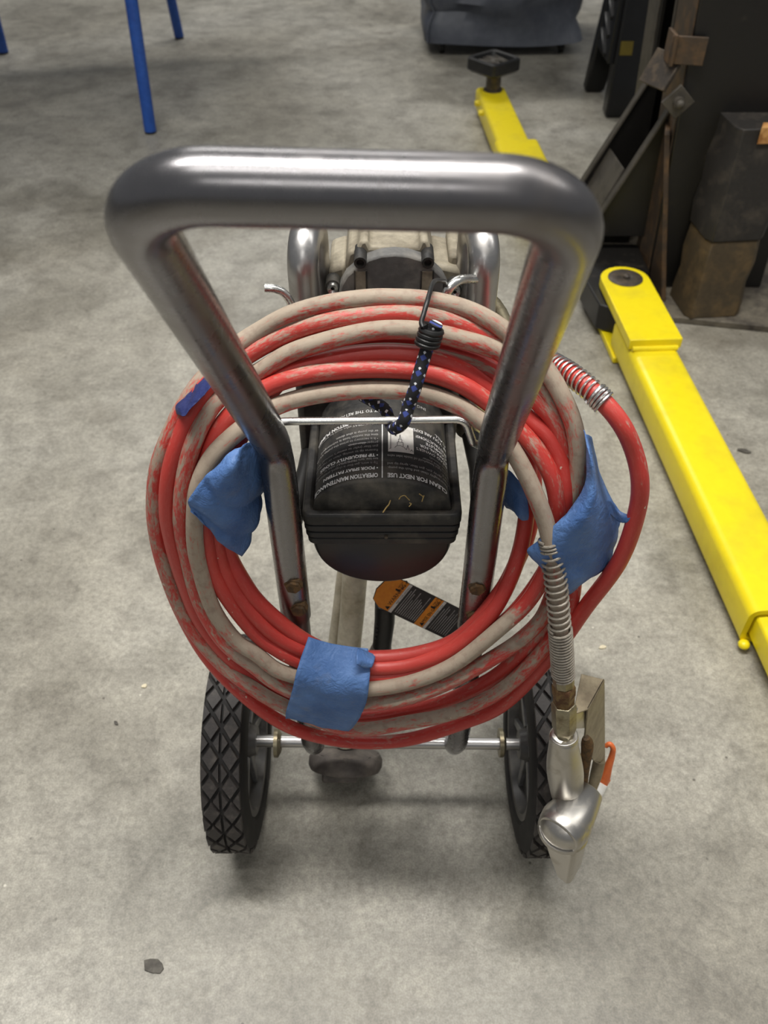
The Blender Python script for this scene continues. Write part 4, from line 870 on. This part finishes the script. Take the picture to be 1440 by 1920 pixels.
    (0.0921, 0.4240, 0.3920)+(0.86,), (0.0558, 0.4180, 0.3503)+(0.86,), (0.0211, 0.4160, 0.3290)+(0.86,), (-0.0144, 0.4150, 0.3211)+(0.86,),
    (-0.0450, 0.4150, 0.3227)+(0.86,), (-0.0743, 0.4170, 0.3368)+(0.86,), (-0.0893, 0.4180, 0.3451)+(0.86,), (-0.1048, 0.4220, 0.3610)+(0.86,),
    (-0.1193, 0.4260, 0.3721)+(0.84,), (-0.1342, 0.4320, 0.4022)+(0.84,), (-0.1395, 0.4360, 0.4390)+(0.84,), (-0.1399, 0.4370, 0.4694)+(0.84,),
    (-0.1361, 0.4380, 0.5006)+(0.84,), (-0.1294, 0.4420, 0.5291)+(0.84,), (-0.1185, 0.4500, 0.5481)+(0.84,), (-0.1041, 0.4600, 0.5589)+(0.84,),
    (-0.0883, 0.4680, 0.5675)+(0.84,), (-0.0743, 0.4740, 0.5735)+(0.74,), (-0.0550, 0.4770, 0.5790)+(0.74,), (-0.0292, 0.4780, 0.5832)+(0.74,),
    (0.0000, 0.4780, 0.5846)+(0.74,), (0.0256, 0.4770, 0.5826)+(0.74,), (0.0477, 0.4740, 0.5758)+(0.74,), (0.0665, 0.4690, 0.5654)+(0.74,),
    (0.0794, 0.4630, 0.5589)+(0.84,), (0.0883, 0.4580, 0.5496)+(0.84,), (0.0998, 0.4480, 0.5332)+(0.84,), (0.1092, 0.4380, 0.5159)+(0.84,),
    (0.1157, 0.4320, 0.5007)+(0.84,), (0.1204, 0.4260, 0.4849)+(0.84,), (0.1263, 0.4200, 0.4588)+(0.84,), (0.1326, 0.4120, 0.4253)+(0.84,),
    (0.1388, 0.4060, 0.3901)+(0.84,), (0.1442, 0.4020, 0.3581)+(0.84,),
]

HR = 0.0064
hs = thing('spray_hose', 'red hose spattered with grey paint, coiled and hung on the sprayer', 'hose', (0.0, 0.44, 0.2))
hp = smooth_path(HOSE, 10)
m = MB(); m.tube([q[:3] for q in hp], HR, 14, attr=[q[3] for q in hp]); m.build('hose_line', 'hose', hs, angle=80)
def helix(path, turns, R, r, seg=7, per=18, pitch=None):
    P = [V(q[:3]) for q in path]; L = [0]
    for a, b in zip(P[:-1], P[1:]): L.append(L[-1]+(b-a).length)
    tot = L[-1]; out = []; j = 0; N = (P[1]-P[0]).orthogonal().normalized(); n_ = int(turns*per)
    for i in range(n_+1):
        s = tot*i/n_
        while j < len(P)-2 and L[j+1] < s: j += 1
        t = (s-L[j])/max(1e-9, L[j+1]-L[j]); c = P[j].lerp(P[j+1], t); T = (P[min(j+2, len(P)-1)]-P[max(j-1, 0)]).normalized()
        N = (N-T*N.dot(T)).normalized(); B = T.cross(N); a = 2*PI*i/per
        out.append(c+(N*math.cos(a)+B*math.sin(a))*R)
    return out
m = MB(); m.tube(helix(hp[-44:-39], 3, HR+0.0013, 0.0011), 0.0011, 7); m.tube(helix(hp[-40:-16], 12.5, HR+0.0015, 0.0011), 0.0011, 7)
m.tube(helix(hp[-17:], 18, HR+0.0022, 0.0011), 0.00112, 7); m.build('spring_guard', 'spring_grey', hs)['label'] = 'grey painted spring guard at gun end'
m = MB(); m.tube(helix(hp[17:40], 15, HR+0.0010, 0.0009), 0.0009, 7); m.tube(helix(hp[38:43], 4, HR+0.0014, 0.0011), 0.0011, 7); m.build('spring_guard', 'spring_steel', hs)['label'] = 'bright wire spring guard at pump end'
J = [V((0.1442, 0.4020, 0.3581)), V((0.1456, 0.4000, 0.3491)), V((0.1483, 0.3970, 0.3276)), V((0.1531, 0.3910, 0.2918)), V((0.1537, 0.3890, 0.2858))]
m = MB(); m.tube([J[0], J[1]], 0.0088, 8); m.build('ferrule', 'fitting', hs, bevel=0.0006)
m = MB(); m.tube([J[1], J[1].lerp(J[2], .08), J[1].lerp(J[2], 0.5), J[1].lerp(J[2], .55), J[2]], 0.0095, 6, rad=[0.0088, 0.0098, 0.0098, 0.0092, 0.0088]); m.build('swivel_nut', 'brass', hs, bevel=0.0006)['label'] = 'rusty brass swivel nut'

# ------------------------------------------------------------------ spray gun hanging on the hose end
gn = thing('spray_gun', 'cast metal paint spray gun hanging head down by the right wheel', 'spray gun', (0.1845, 0.3650, 0.0652))
m = MB(); m.tube([J[2], J[2].lerp(J[3], .06), J[2].lerp(J[3], .8), J[3]], 0.0102, 6, rad=[0.0096, 0.0107, 0.0104, 0.0086]); m.tube([J[3].lerp(J[2], .06), J[4]], 0.0086, 8); m.build('inlet_fitting', 'fitting', gn, bevel=0.0006)
GX = V((0.65, 0.76, 0)).normalized(); GL = V((GX.y, -GX.x, 0))          # barrel direction and its right hand side
m = MB()
ctl = [(0.1525, 0.3900, 0.2917)+(0.0098, 0.0098), (0.1528, 0.3895, 0.2892)+(0.0117, 0.0115), (0.1536, 0.3890, 0.2832)+(0.0117, 0.0118), (0.1546, 0.3885, 0.2754)+(0.0122, 0.0125), (0.1582, 0.3875, 0.2532)+(0.0146, 0.0150), (0.1623, 0.3870, 0.2311)+(0.0156, 0.0160), (0.1672, 0.3860, 0.2039)+(0.0142, 0.0150), (0.1714, 0.3865, 0.1828)+(0.0128, 0.0135), (0.1737, 0.3850, 0.1691)+(0.0124, 0.0150), (0.1741, 0.3820, 0.1602)+(0.0140, 0.0180), (0.1736, 0.3780, 0.1521)+(0.0175, 0.0200)]
ctl = smooth_path(ctl, 5); rings = []
for q in ctl:
    c = V(q[:3]); rings.append([c+GL*(math.copysign(abs(math.cos(2*PI*k/28))**0.85, math.cos(2*PI*k/28))*q[3])+GX*(math.copysign(abs(math.sin(2*PI*k/28))**0.85, math.sin(2*PI*k/28))*q[4]) for k in range(28)])
m.loft(rings); gripo = m.build('grip', 'alu', gn, angle=60)
m = MB(); q0 = V(ctl[6][:3]); m.tube([q0, V(ctl[2][:3])], 0.0124, 28, rad=[0.0121, 0.0119]); m.build('collar', 'alu', gripo, bevel=0.0006)
RC = V((0.1586, 0.3520, 0.1974))
def gsec(t, k=1.0, drop=1.0, z0=0.0):
    pts = []
    for j in range(13):
        a = PI*j/12; pts.append((0.0190*math.cos(a)*k, 0.0150*math.sin(a)*k))
    pts += [(-0.0188*k, -0.010), (-0.0152*k, -0.0125), (-0.0140*k, -0.030*drop), (-0.0105*k, -0.058*drop), (-0.0045*k, -0.088*drop), (0.0050*k, -0.089*drop), (0.0098*k, -0.058*drop), (0.0140*k, -0.030*drop), (0.0152*k, -0.0125), (0.0188*k, -0.010)]
    return [RC+GX*t+GL*(x+0.26*max(0, -z-0.012))+V((0, 0, z+z0)) for x, z in pts]
m = MB(); m.loft([gsec(-0.006, 1.0, 0.84), gsec(-0.002, 1.13, 0.89), gsec(0.003, 1.16, 0.91), gsec(0.020, 1.10, 0.86), gsec(0.036, 0.90, 0.62), gsec(0.050, 0.70, 0.50, -0.004)]); m.build('gun_head', 'alu', gn, angle=50, bevel=0.0008)
m = MB(); m.loft([[RC+GX*(0.006+0.0225*k*math.sin(2*PI*j/32)+0.0*j)+GL*(0.0228*k*math.cos(2*PI*j/32))+V((0, 0, z)) for j in range(32)] for k, z in ((0.93, -0.0150), (1.00, -0.0142), (1.02, -0.0122), (0.97, -0.0100))]); m.build('rear_lip', 'alu', gn)
m = MB(); m.sphere(RC+GX*0.008+V((0, 0, -0.003)), 0.0232, 28, 16, (1, 1, 0.84)); m.build('rear_dome', 'alu', gn)
m = MB()
for k in range(3): m.box(RC+GX*0.026+GL*(0.0142-0.0010*k)+V((0, 0, -0.020-0.009*k)), (0.0016, 0.022, 0.0022), Matrix.Rotation(-math.atan2(GX.x, GX.y), 3, 'Z'))
m.build('side_rib', 'tan_plate', gn, bevel=0.0005)
# folded guard: top plate, side plate, foot
ZT = 0.313
t0, t1, t2, t3 = V((0.1577, 0.3952, 0.3130)), V((0.1715, 0.4004, 0.3130)), V((0.1910, 0.4304, 0.3130)), V((0.1717, 0.4365, 0.3130))
m = MB(); m.prism([t0, t1, t2, t3], (0, 0, -0.0018))
b0, b1, b2 = V((0.1775, 0.4020, 0.2616)), V((0.2009, 0.4240, 0.1885)), V((0.2279, 0.4520, 0.1332))
m.prism([t1, b0, b1, b2, t2], GL*-0.0018); m.build('trigger_guard', 'tan_plate', gn, bevel=0.0006)
m = MB(); m.prism([V((0.1540, 0.3940, 0.3189)), V((0.1720, 0.4040, 0.3058)), V((0.1740, 0.4020, 0.2807)), V((0.1555, 0.3900, 0.2984))], (0.001, 0.004, 0)); m.build('guard_bracket', 'alu', gn, bevel=0.0006)
fp = smooth_path([(0.2168, 0.4440, 0.1535)+(0.0062,), (0.2145, 0.4360, 0.1372)+(0.0060,), (0.2097, 0.4250, 0.1251)+(0.0046,), (0.2053, 0.4180, 0.1252)+(0.0040,), (0.2090, 0.4160, 0.1168)+(0.0034,), (0.2070, 0.4100, 0.1095)+(0.0026,)], 6)
m = MB(); m.tube([q[:3] for q in fp], 0.005, 12, rad=[q[3] for q in fp], up=GX, squash=1.0); m.build('guard_foot', 'tan_plate', gn)
tp_ = smooth_path([(0.1778, 0.4020, 0.2660)+(0.0030,), (0.1805, 0.4030, 0.2564)+(0.0054,), (0.1818, 0.4020, 0.2473)+(0.0055,), (0.1834, 0.4000, 0.2267)+(0.0046,), (0.1862, 0.3990, 0.1996)+(0.0040,), (0.1893, 0.3970, 0.1750)+(0.0036,), (0.1930, 0.3960, 0.1517)+(0.003,)], 6)
m = MB(); m.tube([q[:3] for q in tp_], 0.005, 14, rad=[q[3] for q in tp_]); m.build('trigger', 'rust', gn)
m = MB(); m.tube([(0.2224, 0.4400, 0.0886), (0.2263, 0.4460, 0.0888), (0.2311, 0.4520, 0.0935)], 0.008, 18, rad=[0.0072, 0.0082, 0.0076]); m.build('tip_guard', 'label_white', gn, bevel=0.0008)
op = smooth_path([(0.2309, 0.4520, 0.0913)+(0.0064,), (0.2334, 0.4550, 0.1027)+(0.0060,), (0.2351, 0.4580, 0.1182)+(0.0042,), (0.2368, 0.4620, 0.1338)+(0.0032,), (0.2359, 0.4640, 0.1441)+(0.0028,), (0.2322, 0.4660, 0.1480)+(0.0026,), (0.2291, 0.4660, 0.1438)+(0.0024,)], 7)
m = MB(); m.tube([q[:3] for q in op], 0.004, 14, rad=[q[3] for q in op]); m.tube([(0.2346, 0.4530, 0.0940), (0.2404, 0.4560, 0.0930)], 0.003, 10, rad=[0.0048, 0.0016]); m.build('tip_handle', 'orange_plastic', gn)['label'] = 'orange tip handle'

# ------------------------------------------------------------------ blue masking tape
def patch(rows, n=7, amp=0.0010, fr=70, seed=0.0):
    """sheet through a grid of points, gently crumpled"""
    R_ = [smooth_path(r, n) for r in rows]; cols = list(zip(*R_)); C_ = [smooth_path(c, n) for c in cols]
    G = list(zip(*C_)); out = []
    for i, r in enumerate(G):
        o = []
        for j, p in enumerate(r):
            a = V(G[min(i+1, len(G)-1)][j])-V(G[max(i-1, 0)][j]); b = V(r[min(j+1, len(r)-1)])-V(r[max(j-1, 0)])
            nn = a.cross(b); nn = nn.normalized() if nn.length > 1e-12 else V((0, 0, 1)); P_ = V(p)
            d = mnoise.noise(P_*fr+V((seed, 0, 0)))*amp*0.8-(1-abs(mnoise.noise(V((P_.x*fr*0.8+P_.z*fr*0.45, P_.z*fr*0.16, seed)))))**7*amp*1.3+abs(mnoise.noise(P_*fr*1.9+V((0, seed, 3))))*amp*0.9
            o.append(P_+nn*d)
        out.append(o)
    return out
TP = 'pieces of masking tape on the coil'
m = MB(); m.grid(patch([
    [(-0.0623, 0.4338, 0.3683), (-0.0443, 0.4339, 0.3596), (-0.0258, 0.4340, 0.3544), (-0.0134, 0.4340, 0.3522)],
    [(-0.0666, 0.4207, 0.3634), (-0.0483, 0.4208, 0.3538), (-0.0287, 0.4209, 0.3478), (-0.0115, 0.4209, 0.3448)],
    [(-0.0711, 0.4093, 0.3551), (-0.0525, 0.4094, 0.3461), (-0.0330, 0.4095, 0.3400), (-0.0124, 0.4095, 0.3369)],
    [(-0.0750, 0.4043, 0.3384), (-0.0554, 0.4043, 0.3283), (-0.0356, 0.4044, 0.3228), (-0.0143, 0.4044, 0.3212)],
    [(-0.0795, 0.4040, 0.3194), (-0.0587, 0.4040, 0.3090), (-0.0385, 0.4040, 0.3049), (-0.0172, 0.4040, 0.3057)],
    [(-0.0844, 0.4086, 0.2962), (-0.0648, 0.4087, 0.2870), (-0.0465, 0.4087, 0.2810), (-0.0243, 0.4087, 0.2785)],
    [(-0.0866, 0.4122, 0.2788), (-0.0650, 0.4122, 0.2719), (-0.0512, 0.4123, 0.2641), (-0.0315, 0.4123, 0.2588)]], 6, 0.0013, 62, 1.0))
b_ = tag(m.build('masking_tape', 'tape', None, solid=0.0003, angle=70), 'blue tape band wrapped over the bottom of the hose coil', 'tape', TP)
m = MB(); m.grid(patch([[(-0.0221, 0.4308, 0.3579), (-0.0142, 0.4308, 0.3527), (-0.0068, 0.4369, 0.3402)], [(-0.0226, 0.4190, 0.3607), (-0.0149, 0.4190, 0.3548), (-0.0084, 0.4208, 0.3509)], [(-0.0226, 0.4139, 0.3575), (-0.0158, 0.4168, 0.3490), (-0.0101, 0.4174, 0.3482)]], 5, 0.0004, 80, 2.0))
m.build('tape_end', 'tape', b_, solid=0.0003, angle=70); seat_list = [b_]
m = MB(); m.grid(patch([
    [(-0.1012, 0.4400, 0.5618), (-0.0958, 0.4419, 0.5639), (-0.0912, 0.4489, 0.5609), (-0.0887, 0.4780, 0.5410)],
    [(-0.1117, 0.4341, 0.5546), (-0.1006, 0.4290, 0.5581), (-0.0938, 0.4470, 0.5425), (-0.0862, 0.4790, 0.5158)],
    [(-0.1198, 0.4301, 0.5495), (-0.1080, 0.4251, 0.5464), (-0.0978, 0.4411, 0.5269), (-0.0877, 0.4780, 0.4937)],
    [(-0.1301, 0.4273, 0.5356), (-0.1162, 0.4251, 0.5286), (-0.1022, 0.4372, 0.5105), (-0.0904, 0.4720, 0.4888)],
    [(-0.1348, 0.4263, 0.5275), (-0.1238, 0.4272, 0.5112), (-0.1081, 0.4352, 0.4915), (-0.0936, 0.4620, 0.4794)],
    [(-0.1341, 0.4264, 0.5208), (-0.1257, 0.4292, 0.5023), (-0.1139, 0.4353, 0.4758), (-0.0997, 0.4530, 0.4655)],
    [(-0.1312, 0.4274, 0.5142), (-0.1237, 0.4302, 0.4959), (-0.1171, 0.4373, 0.4714), (-0.1085, 0.4470, 0.4500)]], 6, 0.0024, 34, 4.0))
seat_list.append(tag(m.build('masking_tape', 'tape', None, solid=0.0003, angle=70), 'loose blue tape flap on the left of the coil beside handle leg', 'tape', TP))
m = MB(); m.grid(patch([
    [(0.1327, 0.4474, 0.5741), (0.1343, 0.4454, 0.5729), (0.1390, 0.4530, 0.5655), (0.1462, 0.4650, 0.5525)],
    [(0.1358, 0.4408, 0.5593), (0.1371, 0.4348, 0.5624), (0.1442, 0.4470, 0.5502), (0.1524, 0.4620, 0.5355)],
    [(0.1376, 0.4342, 0.5411), (0.1411, 0.4282, 0.5445), (0.1505, 0.4431, 0.5306), (0.1598, 0.4580, 0.5172)],
    [(0.1327, 0.4329, 0.5197), (0.1391, 0.4217, 0.5279), (0.1543, 0.4358, 0.5144), (0.1716, 0.4520, 0.4957)],
    [(0.1205, 0.4276, 0.5055), (0.1331, 0.4178, 0.5111), (0.1535, 0.4299, 0.4957), (0.1751, 0.4480, 0.4836)],
    [(0.1107, 0.4278, 0.4881), (0.1276, 0.4172, 0.4924), (0.1492, 0.4260, 0.4810), (0.1734, 0.4440, 0.4632)],
    [(0.1039, 0.4279, 0.4768), (0.1239, 0.4174, 0.4756), (0.1474, 0.4241, 0.4636), (0.1711, 0.4400, 0.4473)],
    [(0.1153, 0.4261, 0.4615), (0.1277, 0.4175, 0.4604), (0.1476, 0.4231, 0.4493), (0.1637, 0.4360, 0.4414)],
    [(0.1283, 0.4235, 0.4452), (0.1321, 0.4176, 0.4460), (0.1404, 0.4232, 0.4333), (0.1532, 0.4320, 0.4337)]], 6, 0.0016, 36, 8.0))
t_ = tag(m.build('masking_tape', 'tape', None, solid=0.0003, angle=70), 'large blue tape piece with curled corner on the right of the coil', 'tape', TP); seat_list.append(t_)
m = MB(); m.grid(patch([[(0.1548, 0.4432, 0.5152), (0.1590, 0.4432, 0.5084), (0.1608, 0.4432, 0.5031)], [(0.1643, 0.4472, 0.5088), (0.1686, 0.4465, 0.4977), (0.1699, 0.4446, 0.4926)], [(0.1723, 0.4492, 0.4973), (0.1725, 0.4405, 0.4993), (0.1724, 0.4395, 0.4948)], [(0.1762, 0.4411, 0.5008), (0.1757, 0.4344, 0.5058), (0.1751, 0.4348, 0.4995)]], 5, 0.0003, 60, 3.0)); m.build('curled_corner', 'tape', t_, solid=0.0003, angle=70)
m = MB(); m.grid(patch([[(0.0884, 0.4900, 0.5031), (0.0935, 0.4750, 0.5130), (0.0993, 0.4676, 0.5101), (0.1046, 0.4656, 0.5034)], [(0.0904, 0.4900, 0.4827), (0.0950, 0.4751, 0.4909), (0.1020, 0.4657, 0.4942), (0.1077, 0.4637, 0.4911)], [(0.0921, 0.4880, 0.4715), (0.0968, 0.4731, 0.4788), (0.1023, 0.4618, 0.4807), (0.1090, 0.4598, 0.4827)], [(0.0959, 0.4820, 0.4692), (0.0995, 0.4692, 0.4769), (0.1044, 0.4598, 0.4776), (0.1088, 0.4578, 0.4796)]], 6, 0.0009, 60, 6.0))
seat_list.append(tag(m.build('masking_tape', 'tape', None, solid=0.0003, angle=70), 'small blue tape scrap between right handle leg and innermost hose', 'tape', TP))
m = MB(); m.grid(patch([[(-0.1235, 0.4860, 0.5917), (-0.1160, 0.4692, 0.6013), (-0.1097, 0.4580, 0.6045)], [(-0.1307, 0.4840, 0.5856), (-0.1222, 0.4636, 0.5967), (-0.1160, 0.4541, 0.6002)], [(-0.1387, 0.4800, 0.5773), (-0.1294, 0.4582, 0.5898), (-0.1238, 0.4486, 0.5935)], [(-0.1452, 0.4760, 0.5720), (-0.1359, 0.4543, 0.5853), (-0.1299, 0.4447, 0.5886)], [(-0.1449, 0.4740, 0.5675), (-0.1360, 0.4523, 0.5828), (-0.1318, 0.4447, 0.5877)]], 6, 0.0008, 60, 9.0))
seat_list.append(tag(m.build('masking_tape', 'tape_dark', None, solid=0.0003, angle=70), 'dark blue tape strip on the outermost hose at upper left', 'tape', TP))

# ------------------------------------------------------------------ bungee cord over the coil
bc = thing('bungee_cord', 'black and blue braided bungee cord with wire hook, over the coil', 'bungee cord', (0.0288, 0.4850, 0.6121))
m = MB(); m.tube(smooth_path([(0.0067, 0.4700, 0.5575), (0.0076, 0.4573, 0.5676), (0.0114, 0.4517, 0.5748), (0.0138, 0.4501, 0.5809), (0.0162, 0.4540, 0.5886), (0.0198, 0.4555, 0.6004), (0.0238, 0.4613, 0.6135), (0.0265, 0.4660, 0.6209), (0.0285, 0.4699, 0.6264), (0.0312, 0.4702, 0.6354), (0.0330, 0.4704, 0.6411)], 8), 0.0044, 16, attr='angle'); m.tube(smooth_path([(0.0067, 0.4700, 0.5575), (0.0049, 0.4780, 0.5546), (0.0030, 0.4820, 0.5581), (0.0008, 0.4880, 0.5602), (-0.0065, 0.4950, 0.5611), (-0.0155, 0.5050, 0.5598)], 6), 0.0044, 14, attr='angle'); m.build('cord', 'cord', bc)
hk = smooth_path([(0.0454, 0.5740, 0.6080), (0.0445, 0.5660, 0.6172), (0.0401, 0.5500, 0.6273), (0.0347, 0.5300, 0.6379), (0.0311, 0.5048, 0.6476), (0.0278, 0.4834, 0.6506), (0.0249, 0.4737, 0.6456), (0.0235, 0.4691, 0.6423), (0.0245, 0.4664, 0.6408)], 7)
m = MB(); m.tube(hk, 0.0016, 10)
k0, k1 = V((0.0307, 0.4701, 0.6389)), V((0.0273, 0.4671, 0.6271))
m.tube(helix([k0, k0.lerp(k1, .33), k0.lerp(k1, .66), k1], 4.3, 0.0066, 0.0016, 8, 20), 0.0019, 8); m.build('wire_hook', 'black_rubber', bc)
m = MB(); m.tube([k0.lerp(k1, 0.05), k1, k1+(k1-k0)*0.12], 0.006, 18, rad=[0.0056, 0.0062, 0.0048]); m.build('cord_grip', 'black_rubber', bc)

# ------------------------------------------------------------------ bits lying about
def fleck(name, x, y, w_, l_, h, mat, label, cat, ang=0.3, z=0.0, group=None):
    m = MB(); n_ = 9; R = rotz(ang); r_ = random.Random(int(abs(x*9999))); pts = []
    for k in range(n_):
        a = 2*PI*k/n_; q = 0.72+0.36*r_.random(); pts.append(V((x, y, z))+R @ V((math.cos(a)*l_*q, math.sin(a)*w_*q, 0)))
    m.prism(pts, (0, 0, h)); return seat(tag(m.build(name, mat, None, bevel=0.0004), label, cat, group))
fleck('concrete_flake', -0.2335, 0.302, 0.0075, 0.0125, 0.0015, 'chip_dark', 'flat grey flake on the floor at lower left', 'debris', -0.25)
fleck('dirt_crumb', -0.334, 0.583, 0.0022, 0.0042, 0.002, 'chip_dark', 'small dark crumb on the floor left of the left wheel', 'debris', -0.9)
fleck('paint_chip', -0.310, 0.638, 0.0035, 0.0042, 0.002, 'chip_pale', 'pale chip on the floor left of the coil bottom', 'debris', 0.4)
fleck('paint_chip', 0.294, 0.700, 0.0034, 0.0055, 0.002, 'chip_pale', 'beige chip on the floor right of the gun hose spring', 'debris', 0.1)
fleck('dirt_crumb', 0.556, 1.198, 0.004, 0.008, 0.003, 'chip_dark', 'dark crumb on the floor right of the near yellow arm', 'debris', 0.7)
fleck('dirt_crumb', 0.609, 1.110, 0.005, 0.012, 0.003, 'chip_dark', 'dark smear of grit at right edge beyond the yellow arm', 'debris', -0.3)
for (pts, r_), lb_ in zip((([(0.0111, 0.4626, 0.4965), (0.0126, 0.4626, 0.4992), (0.0150, 0.4626, 0.5003), (0.0174, 0.4626, 0.4976), (0.0190, 0.4626, 0.4954)], 0.0004), ([(-0.0008, 0.4559, 0.4892), (0.0016, 0.4579, 0.4922), (0.0036, 0.4589, 0.4946), (0.0048, 0.4619, 0.4961)], 0.0005), ([(0.0260, 0.4626, 0.5019), (0.0289, 0.4626, 0.4987), (0.0281, 0.4606, 0.4962), (0.0295, 0.4616, 0.5012)], 0.0004), ([(0.0186, 0.4589, 0.4924), (0.0202, 0.4599, 0.4942), (0.0190, 0.4609, 0.4943)], 0.0004)), ('curl of dry fibre right of centre in the black shroud tray', 'straight dry fibre at the front centre of the black shroud tray', 'forked dry fibre at the right end of the black shroud tray', 'shortest dry fibre crumb in the black shroud tray')):
    m = MB(); m.tube(smooth_path(pts, 5), r_, 6)
    seat(tag(m.build('dry_fibre', 'fibre'), lb_, 'debris', 'dry fibres on the motor shroud'))
def seat_tree(o):
    ch = [c for c in bpy.data.objects if c.parent == o]; seat(o)
    for c in ch: c.data.transform(Matrix.Translation(-o.location))
for o in seat_list: seat_tree(o)
